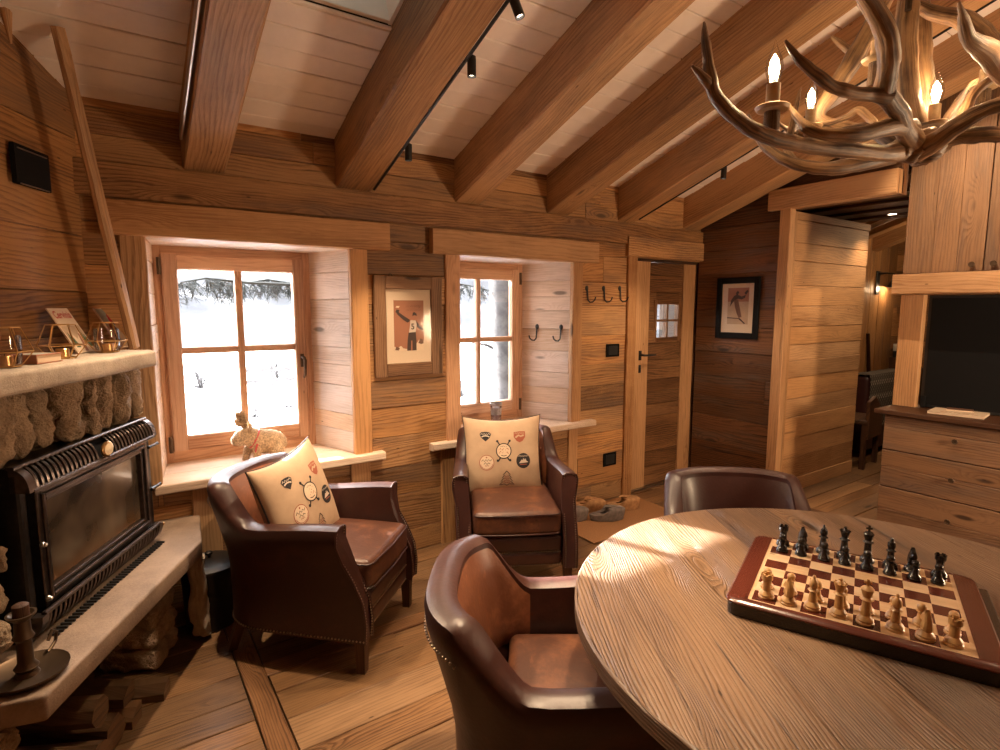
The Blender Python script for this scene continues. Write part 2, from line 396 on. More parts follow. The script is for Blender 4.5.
    def grid(s, fn, nu, nv, mi=0, sm=True, closeu=False, flip=False):
        base = len(s.v); seed = random.random() * 50
        for i in range(nu):
            for j in range(nv): s.v.append(V(fn(i / (nu if closeu else nu - 1), j / (nv - 1))))
        for i in range(nu if closeu else nu - 1):
            i2 = (i + 1) % nu
            for j in range(nv - 1):
                q = (base + i * nv + j, base + i2 * nv + j, base + i2 * nv + j + 1, base + i * nv + j + 1)
                if flip: q = q[::-1]
                s.face(q, [(s.v[k].x + s.v[k].y, s.v[k].z, seed) for k in q], mi, sm)
    def rbox(s, Mx, dx, dy, dz, r, n=6, mi=0, fn=None):
        """rounded box centred at origin of Mx; n segments per face"""
        h = V((dx / 2, dy / 2, dz / 2)); r = min(r, *h); seed = random.random() * 50; cache = {}
        def vert(p):
            k = (round(p[0], 4), round(p[1], 4), round(p[2], 4))
            if k in cache: return cache[k]
            q = V((p[0] * h.x, p[1] * h.y, p[2] * h.z)); inner = V([max(-(h[i] - r), min(h[i] - r, q[i])) for i in range(3)])
            e = q - inner
            if e.length > 1e-9: q = inner + e.normalized() * r
            if fn: q = fn(q)
            s.v.append(Mx @ q); cache[k] = len(s.v) - 1; return cache[k]
        def ts(hh):
            e = r / hh; mm = max(1, n - 4)
            return sorted(set([-1, -1 + e * .35, -1 + e * .7] + [-1 + e + (2 - 2 * e) * i / mm for i in range(mm + 1)] + [1 - e * .7, 1 - e * .35, 1]))
        T = [ts(h[i]) for i in range(3)]
        for ax in range(3):
            a, b = (ax + 1) % 3, (ax + 2) % 3
            for sg in (-1, 1):
                for i in range(len(T[a]) - 1):
                    for j in range(len(T[b]) - 1):
                        def P(x, y):
                            p = [0, 0, 0]; p[ax] = sg; p[a] = x; p[b] = y; return vert(p)
                        q = [P(T[a][i], T[b][j]), P(T[a][i + 1], T[b][j]), P(T[a][i + 1], T[b][j + 1]), P(T[a][i], T[b][j + 1])]
                        if sg < 0: q.reverse()
                        if len(set(q)) < 3: continue
                        s.face(q, [(s.v[k].x, s.v[k].y + s.v[k].z, seed) for k in q], mi, True)
    def prism(s, poly, z0, z1, Mx=Matrix(), mi=0):
        n = len(poly); base = len(s.v); seed = random.random() * 50
        for z in (z0, z1):
            for x, y in poly: s.v.append(Mx @ V((x, y, z)))
        uv = lambda i: (poly[i % n][0], poly[i % n][1], seed)
        s.face([base + i for i in reversed(range(n))], [uv(i) for i in reversed(range(n))], mi)
        s.face([base + n + i for i in range(n)], [uv(i) for i in range(n)], mi)
        for i in range(n):
            j = (i + 1) % n
            s.face((base + i, base + j, base + n + j, base + n + i), [(poly[i][0], poly[i][1], seed), (poly[j][0], poly[j][1], seed), (poly[j][0], poly[j][1] + .05, seed), (poly[i][0], poly[i][1] + .05, seed)], mi)
    def ball(s, c, r, n=6, mi=0, sq=(1, 1, 1), Mx=Matrix()):
        prof = [(max(1e-4, r * sin(pi * i / n)), -r * cos(pi * i / n)) for i in range(n + 1)]
        s.lathe(prof, Matrix.Translation(c) @ Mx @ Matrix.Diagonal((sq[0], sq[1], sq[2], 1)), max(6, n + 2), mi, False)
    def build(s, name, mats, parent=None, label=None, cat=None, group=None, kind=None, angle=40, origin=None):
        me = bpy.data.meshes.new(name)
        o = bpy.data.objects.new(name, me)
        vs = s.v
        if origin is not None:
            inv = origin.inverted(); vs = [inv @ v for v in vs]; o.matrix_world = origin
        me.from_pydata([tuple(v) for v in vs], [], s.f)
        if not isinstance(mats, (list, tuple)): mats = [mats]
        for m in mats: me.materials.append(m)
        at = me.attributes.new('wuv', 'FLOAT_VECTOR', 'CORNER')
        flat = [c for f in s.uv for t in f for c in t]
        at.data.foreach_set('vector', flat)
        me.polygons.foreach_set('material_index', s.mi)
        me.polygons.foreach_set('use_smooth', s.sm)
        me.validate(); me.update()
        if any(s.sm): me.set_sharp_from_angle(angle=radians(angle))
        COL.objects.link(o)
        if parent is not None: o.parent = parent
        return tag(o, label, cat, group, kind)

def tag(o, label=None, cat=None, group=None, kind=None):
    if label: o['label'] = label
    if cat: o['category'] = cat
    if group: o['group'] = group
    if kind: o['kind'] = kind
    return o
def thing(name, label, cat, Mx=Matrix(), group=None, kind=None):
    o = bpy.data.objects.new(name, None); o.empty_display_size = .05; COL.objects.link(o); o.matrix_world = Mx
    return tag(o, label, cat, group, kind)
def part(mb, name, mats, parent, **k): return mb.build(name, mats, parent, **k)
def copy_tree(o, parent=None):
    c = o.copy(); COL.objects.link(c); c.parent = parent
    for ch in [x for x in bpy.data.objects if x.parent == o]: copy_tree(ch, c)
    return c
def TM(x, y, z, rz=0.0): return Matrix.Translation((x, y, z)) @ Matrix.Rotation(rz, 4, 'Z')

def text_mesh(txt, size=1.0):
    cu = bpy.data.curves.new('t', 'FONT'); cu.body = txt; cu.size = size; cu.align_x = 'CENTER'; cu.align_y = 'CENTER'; cu.offset = .018 * size
    o = bpy.data.objects.new('t', cu); COL.objects.link(o)
    dg = bpy.context.evaluated_depsgraph_get(); me = o.evaluated_get(dg).to_mesh()
    vs = [(v.co.x, v.co.y) for v in me.vertices]; fs = [list(p.vertices) for p in me.polygons]
    o.evaluated_get(dg).to_mesh_clear(); bpy.data.objects.remove(o); bpy.data.curves.remove(cu)
    return vs, fs

# plank cladding: rows of boards over a rectangle (a = along, z = up), with openings cut out
def rect_sub(r, h):
    a0, a1, z0, z1 = r; b0, b1, c0, c1 = h
    if b0 >= a1 or b1 <= a0 or c0 >= z1 or c1 <= z0: return [r]
    out = []
    if b0 > a0: out.append((a0, b0, z0, z1))
    if b1 < a1: out.append((b1, a1, z0, z1))
    m0, m1 = max(a0, b0), min(a1, b1)
    if c0 > z0: out.append((m0, m1, z0, c0))
    if c1 < z1: out.append((m0, m1, c1, z1))
    return out
def subtract(rs, holes):
    for h in holes: rs = [q for r in rs for q in rect_sub(r, h)]
    return [r for r in rs if r[1] - r[0] > .004 and r[3] - r[2] > .004]
def clad(mb, Mx, a0, a1, z0, z1, holes, hmin, hmax, lmin, lmax, T=.022, gap=.0025, rnd=None, mi=0, top=None):
    """boards in plane: local x = along, y = 0..T proud, z = up"""
    R = random.Random(rnd); z = z0
    while z < z1 - .004:
        h = min(R.uniform(hmin, hmax), z1 - z)
        if z1 - z - h < .05: h = z1 - z
        a = a0 + (-R.uniform(0, lmin) if lmin < (a1 - a0) else 0)
        while a < a1 - .004:
            L = R.uniform(lmin, lmax); b = a + L
            lo, hi = max(a, a0), min(b, a1)
            if a1 - b < .3: hi = a1; b = a1
            seed = R.random() * 400; off = R.random() * 30; t = T * R.uniform(.85, 1.15)
            if hi - lo > .01:
                for (p, q, r, s) in subtract([(lo, hi, z, z + h)], holes):
                    if top is not None:
                        if top(p) < r + .01 and top(q) < r + .01: continue
                    n = len(mb.v)
                    mb.board(Matrix.Translation((p + gap / 2, t / 2, (r + s) / 2)) @ Matrix.Rotation(pi / 2, 4, 'X'), q - p - gap, s - r - gap, t, seed=seed, off=off + p - a, ch=.003, mi=mi)
                    for i in range(n, len(mb.v)):
                        v = mb.v[i]
                        if top is not None: v.z = min(v.z, top(v.x))
                        mb.v[i] = Mx @ v
            a = b
        z += h
#=====STRUCTURE=====
# ================================================================== structure
MBK = Matrix(((1, 0, 0, 0), (0, -1, 0, D), (0, 0, 1, 0), (0, 0, 0, 1)))          # back wall: x, out into room, up
MRT = Matrix(((0, -1, 0, XR), (1, 0, 0, 0), (0, 0, 1, 0), (0, 0, 0, 1)))         # right wall: local x = world Y
TH = math.atan(SL); CT, ST = cos(TH), sin(TH)
MCL = Matrix(((1, 0, 0, 0), (0, -ST, -CT, D), (0, -CT, ST, ROOF0), (0, 0, 0, 1)))  # ceiling: x, down, up the slope
MFL = Matrix(((1, 0, 0, 0), (0, 0, 1, 0), (0, 1, 0, -0.02), (0, 0, 0, 1)))       # floor: x, up, y
W1 = (.15, 1.135, .66, 1.88); W2 = (1.85, 2.81, .66, 1.88); DR = (3.487, XR + .1, 0, 1.945)

b = MB()
b.box(-4, 9.2, YF - .3, 4.0, -.25, -.024)
clad(b, MFL, .445, 4.34, YF, 2.385, [], .11, .19, 1.3, 3.0, T=.02, rnd=3, mi=1)
clad(b, MFL, .445, 9.1, 2.485, 3.6, [], .11, .18, 1.3, 2.6, T=.02, rnd=4, mi=1)
clad(b, MFL, -3.4, .345, YF, 3.6, [], .11, .18, 1.0, 2.2, T=.02, rnd=5, mi=1)
clad(b, MFL, 4.345, 9.1, -.5, 2.48, [], .11, .18, 1.0, 2.2, T=.02, rnd=6, mi=1)
b.box(.35, .44, YF, 3.3, -.02, .0035, 'y', mi=2); b.box(.44, 4.34, 2.39, 2.48, -.02, .0035, 'x', mi=2)
b.build('floor', [M['gap'], M['floor'], M['floor_old']], None, 'honey brown plank floor with darker border boards', 'floor', kind='structure')

b = MB()
for r in subtract([(-.45, 9.2, -.2, 3.2)], [(.11, 1.16, .6, 1.93), (1.81, 2.85, .6, 1.93), (3.49, 4.317, 0, 1.94)]):
    b.boxm(MBK, r[0], r[1], -.42, -.0, r[2], r[3])
holes = [W1, W2, DR]
clad(b, MBK, -.30, XR, 0, 2.05, holes, .13, .24, .9, 2.4, rnd=21, mi=1)
clad(b, MBK, -.30, XR, 2.2, 2.56, [], .11, .15, 1.6, 3.0, T=.018, rnd=8, mi=1)
clad(b, MBK, XR, 9.1, 0, 2.56, [], .15, .26, .9, 2.4, rnd=9, mi=1)
b.build('wall_back', [M['gap'], M['wall']], None, 'long timber plank wall with the two windows and the plank door', 'wall', kind='structure')

ltop = lambda s_: roof(.887 * s_ + .7106) + .01
b = MB()
WD = -1.54
b.boxm(LM(-4, WD - .03, 0), 0, 6.84, -.25, -.0, -.2, 5.2)
clad(b, LM(0, WD - .022, 0), -4, 2.83, 0, 4.8, [], .16, .25, 1.2, 2.6, rnd=16, mi=1, top=ltop)
b.build('wall_left', [M['gap'], M['wall']], None, 'angled plank wall above the stone fireplace', 'wall', kind='structure')

b = MB()
rh = [(-.08, 2.365, 0, 2.29), (-.08, 1.66, 0, 3.3)]
for r in subtract([(YF - .3, 3.3, -.2, 5.0)], [(-.08, 2.445, 0, 2.29), (-.08, 1.66, 0, 3.3)]):
    b.boxm(MRT, r[0], r[1], -.08, -.0, r[2], r[3], mi=1)
clad(b, MRT, YF, 3.18, 0, 4.6, rh, .13, .25, .8, 2.2, rnd=31, mi=1, top=lambda y: roof(y) + .01)
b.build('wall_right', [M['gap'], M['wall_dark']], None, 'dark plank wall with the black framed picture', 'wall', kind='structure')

b = MB()
b.box(-3.6, 4.6, YF - .3, YF - .02, -.2, 5.2)
clad(b, Matrix(((1, 0, 0, 0), (0, 1, 0, YF - .02), (0, 0, 1, 0), (0, 0, 0, 1))), -3.6, 4.4, 0, 4.8, [], .18, .26, 1.2, 2.6, rnd=17, mi=1)
b.build('wall_front', [M['gap'], M['wall']], None, 'plank wall behind the camera', 'wall', kind='structure')

# white boarded ceiling with a roof-window shaft between the first two rafters
SKY = (.512, 1.072, (D - 2.39) / CT, (D - 1.45) / CT)
b = MB()
for r in subtract([(-3.8, 9.2, -.6, 6.6)], [SKY]): b.boxm(MCL, r[0], r[1], -.22, -.004, r[2], r[3], mi=1)
clad(b, MCL, -3.6, 4.40, -.02, 6.3, [SKY], .1215, .12151, 8.5, 8.6, T=.014, gap=.0045, rnd=12, mi=0)
for (p, q) in (((.512, .53), SKY[2:]), ((1.054, 1.072), SKY[2:])):      # shaft lining
    b.boxm(MCL, p[0], p[1], -.36, .0, q[0], q[1], 'z', ch=.002)
for z0 in (SKY[2], SKY[3] - .018):
    for k in range(3): b.boxm(MCL, .53, 1.054, -.36 + .12 * k + .002, -.242 + .12 * k, z0, z0 + .018, ch=.002)
b.build('ceiling', [M['white'], M['gap']], None, 'white boarded sloping ceiling between the rafters', 'ceiling', kind='structure')
w3 = thing('window_3', 'roof window at the top of the white ceiling shaft', 'window', kind='structure')
b = MB()
for (x0, x1, z0, z1) in ((.53, .58, SKY[2], SKY[3]), (1.004, 1.054, SKY[2], SKY[3]), (.58, 1.004, SKY[2], SKY[2] + .05), (.58, 1.004, SKY[3] - .05, SKY[3])):
    b.boxm(MCL, x0, x1, -.40, -.34, z0, z1)
part(b, 'frame', M['white'], w3)
b = MB(); b.boxm(MCL, .57, 1.014, -.38, -.37, SKY[2] + .04, SKY[3] - .04); part(b, 'pane', M['frost'], w3)

# rafters
RX = [(.324, .514), (1.069, 1.279), (1.824, 2.014), (2.567, 2.775), (3.275, 3.443), (4.054, 4.262)]
RL = ['heavy rafter above the left window, silver strip on its side', 'heavy rafter carrying the black spotlight rail with three spots',
      'heavy rafter between the two windows', 'heavy rafter left of the chandelier above the second window', 'heavy rafter with the short black rail above the door', 'heavy rafter against the dark right wall']
def rafter(x0, x1, label, ylo=D + .02, yhi=YF, base=BEAM0, mat='beam', group=None):
    b = MB(); dpt = (ROOF0 - base) * CT + .01; xm = (x0 + x1) / 2
    off = V((0, ST, CT)) * (dpt / 2)
    b.pq(V((xm, ylo, roof(ylo, base))) + off, V((xm, yhi, roof(yhi, base))) + off, x1 - x0, dpt, up=(0, ST, CT), seg=14, jit=.0022, ch=.010)
    return b.build('ceiling_beam', M[mat], None, label, 'beam', group, 'structure')
for (x0, x1), l in zip(RX, RL): rafter(x0, x1, l)

# horizontal timbers and posts on the back wall
TN = [0]
def trim(mb, label, mat='timber'):
    TN[0] += 1; return mb.build('trim_%d' % TN[0], M[mat], None, label, 'timber', kind='structure')
def wallbar(x0, x1, z0, z1, t, axis, label, mat='timber', seg=8):
    b = MB(); b.box(x0, x1, D - t, D + .01, z0, z1, axis, seg=seg, jit=.0015, ch=.006); return trim(b, label, mat)
wallbar(-.28, XR, 2.045, 2.203, .045, 'x', 'long wall plate carrying the rafter ends', 'wall')
wallbar(-.02, 1.36, 1.88, 2.034, .075, 'x', 'pale lintel over the left window')
wallbar(1.64, 3.03, 1.88, 2.03, .075, 'x', 'pale lintel over the right window')
wallbar(3.36, XR, 1.952, 2.105, .06, 'x', 'brown lintel over the plank door', 'wall')
wallbar(.045, .152, .69, 1.88, .04, 'z', 'post left of the left window beside the fireplace', 'beam')
wallbar(1.13, 1.235, .69, 1.88, .04, 'z', 'post right of the left window')
wallbar(1.745, 1.85, .69, 1.88, .04, 'z', 'post left of the right window', 'win')
wallbar(2.808, 2.905, .69, 1.88, .04, 'z', 'post right of the right window beside the hooks')
wallbar(3.385, 3.487, 0, 1.952, .045, 'z', 'post left of the plank door')
wallbar(.27, .40, 0, .648, .035, 'z', 'short post below the left sill behind the bucket')
wallbar(1.10, 1.22, 0, .648, .035, 'z', 'short post below the left sill behind the armchair')
wallbar(2.79, 2.885, 0, .648, .035, 'z', 'short post below the right sill')
wallbar(1.70, 1.80, 0, .648, .035, 'z', 'short post below the right sill behind the armchair wing', 'beam')

b = MB(); b.box(4.262, 4.335, 2.36, 2.447, 0, 2.30, 'z', seg=8, jit=.0012, ch=.006); trim(b, 'pale post at the edge of the passage opening')
b = MB(); b.box(4.337, 4.372, 2.372, 2.42, 0, 2.28, 'z'); trim(b, 'narrow brown jamb strip behind the pale post', 'wall')
b = MB(); b.box(4.374, 4.42, 2.39, 2.44, 0, 2.27, 'z'); trim(b, 'second jamb strip with dark hinge in the passage', 'timber')
b = MB(); b.box(4.235, 4.335, 1.66, 2.53, 2.29, 2.445, 'y', seg=6, jit=.0015, ch=.006); trim(b, 'pale header beam over the passage opening')

# ------------------------------------------------------------------ windows
def window(n, label, wx0, wx1, fx0, fx1, gx0, gx1, mull, handle, hinge_left, sx0, sx1):
    w = thing('window_%d' % n, label, 'window', kind='structure')
    ya, yb = 3.535, 3.61
    z0, z1 = .69, 1.88
    # splayed reveals
    for k, (xa, xb, sd) in enumerate(((wx0, fx0 - .012, -1), (wx1, fx1 + .012, 1))):
        b = MB(); p, q = V((xa, D - .005, 0)), V((xb, yb, 0)); x = (q - p).normalized(); y = V((x.y, -x.x, 0)) * (-sd)
        Mx = Matrix(((x.x, y.x, 0, p.x), (x.y, y.y, 0, p.y), (0, 0, 1, 0), (0, 0, 0, 1)))
        clad(b, Mx, 0, (q - p).length, z0, z1 + .02, [], .10, .17, 2, 2, T=.02, gap=.002, rnd=40 + n * 3 + k)
        b.boxm(Mx, .02, (q - p).length + .03, -.028, -.002, z0 - .04, z1 + .05)
        for v in b.v: v -= y * .02
        part(b, 'reveal', M['reveal'], w)
    b = MB()
    for k in range(2): b.box(wx0 - .02, wx1 + .02, D + .0 + k * .205, D + .203 + k * .205, z1, z1 + .025, 'x')
    part(b, 'soffit', M['reveal'], w)
    b = MB(); b.box(sx0, sx1, 3.115, 3.33, .645, .69, 'x', seg=6, jit=.001, ch=.006); b.box(wx0 - .02, wx1 + .02, 3.33, 3.60, .645, .69, 'x', ch=.002)
    part(b, 'sill', M['reveal'], w)
    b = MB()
    for (a, c, e, f, ax) in ((fx0 - .09, fx0 + .016, z0 - .03, z1 + .04, 'z'), (fx1 - .016, fx1 + .09, z0 - .03, z1 + .04, 'z'), (fx0 + .016, fx1 - .016, z0 - .03, .762, 'x'), (fx0 + .016, fx1 - .016, 1.834, z1 + .04, 'x')):
        b.box(a, c, 3.555, yb + .01, e, f, ax)
    part(b, 'frame', M['win'], w)
    s = MB()
    s.box(fx0 + .014, gx0, 3.53, 3.585, .759, 1.836, 'z', ch=.007); s.box(gx1, fx1 - .014, 3.53, 3.585, .759, 1.836, 'z', ch=.007)
    s.box(gx0, gx1, 3.532, 3.585, .759, .838, 'x', ch=.007); s.box(gx0, gx1, 3.532, 3.585, 1.757, 1.836, 'x', ch=.007)
    so = part(s, 'sash', M['win'], w)
    b = MB(); b.box(mull[0], mull[1], 3.538, 3.58, .838, 1.757, 'z', ch=.006); b.box(gx0, mull[0], 3.54, 3.578, 1.295, 1.332, 'x', ch=.006); b.box(mull[1], gx1, 3.54, 3.578, 1.295, 1.332, 'x', ch=.006)
    part(b, 'glazing_bars', M['win'], so)
    b = MB(); b.box(gx0, gx1, 3.562, 3.566, .838, 1.757); part(b, 'pane', M['glass'], so)
    if handle:
        b = MB(); b.box(handle - .011, handle + .011, 3.522, 3.53, 1.19, 1.27, 'z'); b.tube([(handle, 3.528, 1.25), (handle, 3.49, 1.25), (handle + .006, 3.484, 1.235), (handle + .004, 3.486, 1.15), (handle - .004, 3.49, 1.125)], [.009, .009, .010, .008, .006], 8)
        part(b, 'handle', M['bronze'], so, label='bronze window handle')
    xh = fx0 + .004 if hinge_left else fx1 - .004
    for z in (.80, 1.77):
        b = MB(); b.tube([(xh, 3.522, z - .045), (xh, 3.522, z + .045)], .010, 8); part(b, 'hinge', M['bronze'], so, label='dark hinge')
    return w
window(1, 'left window with four panes and a straw animal on its sill', .15, 1.13, .215, .985, .305, .908, (.588, .626), .943, True, .115, 1.30)
window(2, 'right window with four panes behind the leather armchair', 1.85, 2.81, 1.862, 2.603, 1.935, 2.527, (2.212, 2.248), None, False, 1.62, 3.03)

# ------------------------------------------------------------------ plank door
d1 = thing('door_1', 'plank door with a small four-pane window and black lever handle', 'door', kind='structure')
YD = D + .012
b = MB()
b.box(3.512, 3.703, YD, YD + .045, .012, 1.926, 'z', ch=.005); b.box(4.135, 4.296, YD, YD + .045, .012, 1.926, 'z', ch=.005)
part(b, 'stile', M['timber'], d1, label='pale door stile boards')
b = MB()
clad(b, Matrix(((1, 0, 0, 0), (0, -1, 0, YD + .04), (0, 0, 1, 0), (0, 0, 0, 1))), 3.703, 4.135, .012, 1.926, [(3.80, 4.08, 1.295, 1.58)], .10, .18, 2, 2, T=.03, rnd=77)
for r in subtract([(3.70, 4.137, .012, 1.926)], [(3.80, 4.08, 1.295, 1.58)]): b.box(r[0], r[1], YD + .037, YD + .045, r[2], r[3])
part(b, 'door_boards', M['door_board'], d1)
b = MB()
for (a, c, e, f, ax) in ((3.772, 3.803, 1.265, 1.61, 'z'), (4.077, 4.108, 1.265, 1.61, 'z'), (3.803, 4.077, 1.265, 1.298, 'x'), (3.803, 4.077, 1.577, 1.61, 'x'), (3.928, 3.948, 1.298, 1.577, 'z'), (3.803, 4.077, 1.432, 1.45, 'x')):
    b.box(a, c, YD + .0, YD + .036, e, f, ax)
part(b, 'glazing_bars', M['door_board'], d1)
b = MB(); b.box(3.80, 4.08, YD + .025, YD + .029, 1.295, 1.58); part(b, 'pane', M['glass'], d1)
b = MB(); b.box(3.585, 3.618, YD - .006, YD, 1.115, 1.195, 'z'); b.tube([(3.602, YD, 1.158), (3.602, YD - .05, 1.158), (3.62, YD - .056, 1.158), (3.735, YD - .054, 1.156)], [.009, .009, .009, .007], 8)
b.box(3.588, 3.615, YD - .005, YD, 1.01, 1.075, 'z'); b.ball(V((3.602, YD - .006, 1.045)), .009)
part(b, 'handle', M['black'], d1, label='black lever handle with keyhole plate')
b = MB(); b.box(3.49, 4.31, YD - .03, YD + .05, 0, .011); part(b, 'threshold', M['steel'], d1, label='metal door threshold')
b = MB()
b.box(3.487, 3.511, D + .008, D + .09, 0, 1.945, 'z'); b.box(4.297, 4.33, D + .008, D + .09, 0, 1.945, 'z'); b.box(3.511, 4.297, D + .008, D + .09, 1.928, 1.96, 'x')
part(b, 'door_frame', M['dark_wood'], d1)

# ------------------------------------------------------------------ passage and back room shell
b = MB()
MPW = Matrix(((1, 0, 0, 0), (0, -1, 0, 2.455), (0, 0, 1, 0), (0, 0, 0, 1)))
b.boxm(MPW, 4.42, 5.69, -.05, 0, 0, 2.26)
clad(b, MPW, 4.42, 5.70, 0, 2.235, [], .11, .20, 2, 2, T=.03, rnd=91, mi=1)
b.boxm(MPW, 4.42, 5.705, -.05, .04, 2.235, 2.295, mi=1)
b.build('wall_passage', [M['gap'], M['timber']], None, 'pale plank partition in the passage right of the picture', 'wall', kind='structure')
b = MB()
MDC = Matrix(((0, 1, 0, 0), (1, 0, 0, 0), (0, 0, -1, 2.42), (0, 0, 0, 1)))
for k in range(8):
    x0 = 4.40 + k * .19; b.box(x0, x0 + .185, 1.665, 3.19, 2.37 - (.02 if k % 2 else 0), 2.43, 'y')
b.build('ceiling_passage', M['dark_wood'], None, 'dark boarded low ceiling of the passage', 'ceiling', kind='structure')
b = MB(); b.box(9.0, 9.2, -.8, 3.6, -.2, 3.6); clad(b, Matrix(((0, -1, 0, 9.0), (1, 0, 0, 0), (0, 0, 1, 0), (0, 0, 0, 1))), -.6, 3.3, 0, 3.4, [], .18, .26, 1, 2, rnd=5, mi=1)
b.build('wall_far', [M['gap'], M['wall']], None, 'far end wall of the back room', 'wall', kind='structure')
b = MB(); b.box(4.4, 9.2, -.8, -.55, -.2, 4.2); b.build('wall_side', M['wall'], None, 'side wall of the back room', 'wall', kind='structure')
b = MB()
for k, x0 in enumerate((7.32, 7.55, 7.78, 8.0)): b.box(x0, x0 + .225, D - .05, D - .02, 0, 2.5, 'z')
trim(b, 'upright reddish boards behind the wall lamp in the back room', 'wall')
for k, x0 in enumerate((6.05, 6.75, 7.5)): rafter(x0, x0 + .17, ['short pale rafter just beyond the passage ceiling', 'second pale rafter in the back room with the white tube', 'third rafter deep in the back room'][k], yhi=-.5, mat='timber')
# ================================================================== fireplace
fp = thing('fireplace', 'stone fireplace with rough upright stones and hearth ledge', 'fireplace', LM(2.2, -1.3, 0))
def fpart(mb, name, mats, label=None):
    o = mb.build(name, mats, None, label); o.parent = fp; o.matrix_parent_inverse = fp.matrix_world.inverted(); return o
FS, FZ = 1.55, 0
def rock(mb, Mx, dx, dy, dz, seed, amp=.016, r=.035):
    def fn(q):
        n = noise.noise_vector(q * 11 + V((seed * 3.1, seed * 1.7, seed))) * amp + noise.noise_vector(q * 34 + V((seed, 0, seed))) * amp * .55 + noise.noise_vector(q * 80 + V((seed, 0, seed))) * amp * .36
        return q + n
    mb.rbox(Mx, dx, dy, dz, r, 16, fn=fn)
b = MB(); R = random.Random(4)
s_ = 1.60
edges = [1.60, 1.68, 1.77, 1.88, 1.985, 2.105, 2.245, 2.335, 2.44, 2.575, 2.69]
for i in range(len(edges) - 1):
    w = edges[i + 1] - edges[i]
    rock(b, LM((edges[i] + edges[i + 1]) / 2, -1.352 + R.uniform(-.018, .02), 1.186 + R.uniform(-.004, .004)), w - .034, .14, .236 + R.uniform(-.012, .008), i + 1, .019, .045)
for side, (a0, a1) in enumerate(((1.45, 1.80), (2.68, 2.70))):
    if side: continue
    z = .52
    k = 0
    while z < 1.02:
        h = R.uniform(.07, .16); s0 = a0
        while s0 < a1 - .03:
            w = min(R.uniform(.08, .16), a1 - s0); rock(b, LM(s0 + w / 2, -1.345 + R.uniform(-.015, .01), z + h / 2), w - .012, .13, h - .012, 30 + k, .014, .03); s0 += w; k += 1
        z += h
fpart(b, 'stone_surround', M['stone'])
b = MB(); b.boxm(LM(0, 0, 0), 1.35, 2.66, -1.53, -1.36, .43, 1.30); fpart(b, 'mortar_backing', M['mortar'])
# mantel shelf: thick dressed stone with rounded nose and clipped end
def slab(mb, poly, z0, z1, r, Mx, seed=0):
    """poly in (s,d) of the wall frame; softened edges and a slightly rough surface"""
    bm = bmesh.new()
    vs = [bm.verts.new((p[0], p[1], z0)) for p in poly]; f = bm.faces.new(vs)
    ex = bmesh.ops.extrude_face_region(bm, geom=[f]); 
    for v in ex['geom']:
        if isinstance(v, bmesh.types.BMVert): v.co.z = z1
    bmesh.ops.recalc_face_normals(bm, faces=bm.faces)
    bmesh.ops.bevel(bm, geom=list(bm.edges), offset=r, segments=3, profile=.6, affect='EDGES')
    bmesh.ops.triangulate(bm, faces=[f for f in bm.faces if len(f.verts) > 4])
    for _ in range(3):
        bmesh.ops.subdivide_edges(bm, edges=[e for e in bm.edges if e.calc_length() > .07], cuts=1, use_grid_fill=True)
    base = len(mb.v); bm.verts.ensure_lookup_table()
    for i, v in enumerate(bm.verts):
        v.index = i; n = noise.noise(v.co * 14 + V((seed, 0, 0))) * .0035; mb.v.append(Mx @ (v.co + V((0, n, n))))
    for f in bm.faces: mb.face([base + v.index for v in f.verts], None, 0, True)
    bm.free()
WM = LM(0, 0, 0)
b = MB(); slab(b, [(1.2, -1.52), (1.2, -1.20), (2.60, -1.19), (2.675, -1.235), (2.72, -1.50), (2.70, -1.52)], 1.297, 1.366, .014, WM, 1)
fpart(b, 'mantel_shelf', M['mantel'])
b = MB(); slab(b, [(1.0, -1.52), (1.0, -1.36), (1.50, -1.30), (1.56, -1.06), (2.60, -1.052), (2.965, -1.20), (2.99, -1.36), (2.74, -1.52)], .425, .50, .011, WM, 5)
fpart(b, 'hearth_ledge', M['slab'])
b = MB(); R = random.Random(9)
for s0, s1, d0, d1, k in ((2.40, 2.62, -1.42, -1.17, 0), (1.42, 1.62, -1.50, -1.16, 50)):
    b = MB(); z = 0
    while z < .42:
        h = min(R.uniform(.07, .13), .425 - z); a = s0
        while a < s1 - .02:
            w = min(R.uniform(.1, .2), s1 - a)
            if s1 - a - w < .06: w = s1 - a
            rock(b, LM(a + w / 2, (d0 + d1) / 2 + R.uniform(-.015, .015), z + h / 2), w - .008, d1 - d0, h - .006, k, .016, .03); a += w; k += 1
        z += h
    fpart(b, 'support_pier', M['stone'])
b = MB(); rock(b, LM(2.635, -1.095, .22), .05, .075, .40, 71, .016, .02); fpart(b, 'edge_stone', M['mantel'], 'pale upright stone at the pier edge')
b = MB(); b.boxm(WM, 1.3, 2.4, -1.53, -1.50, 0, .43); fpart(b, 'niche_back', M['mortar'])

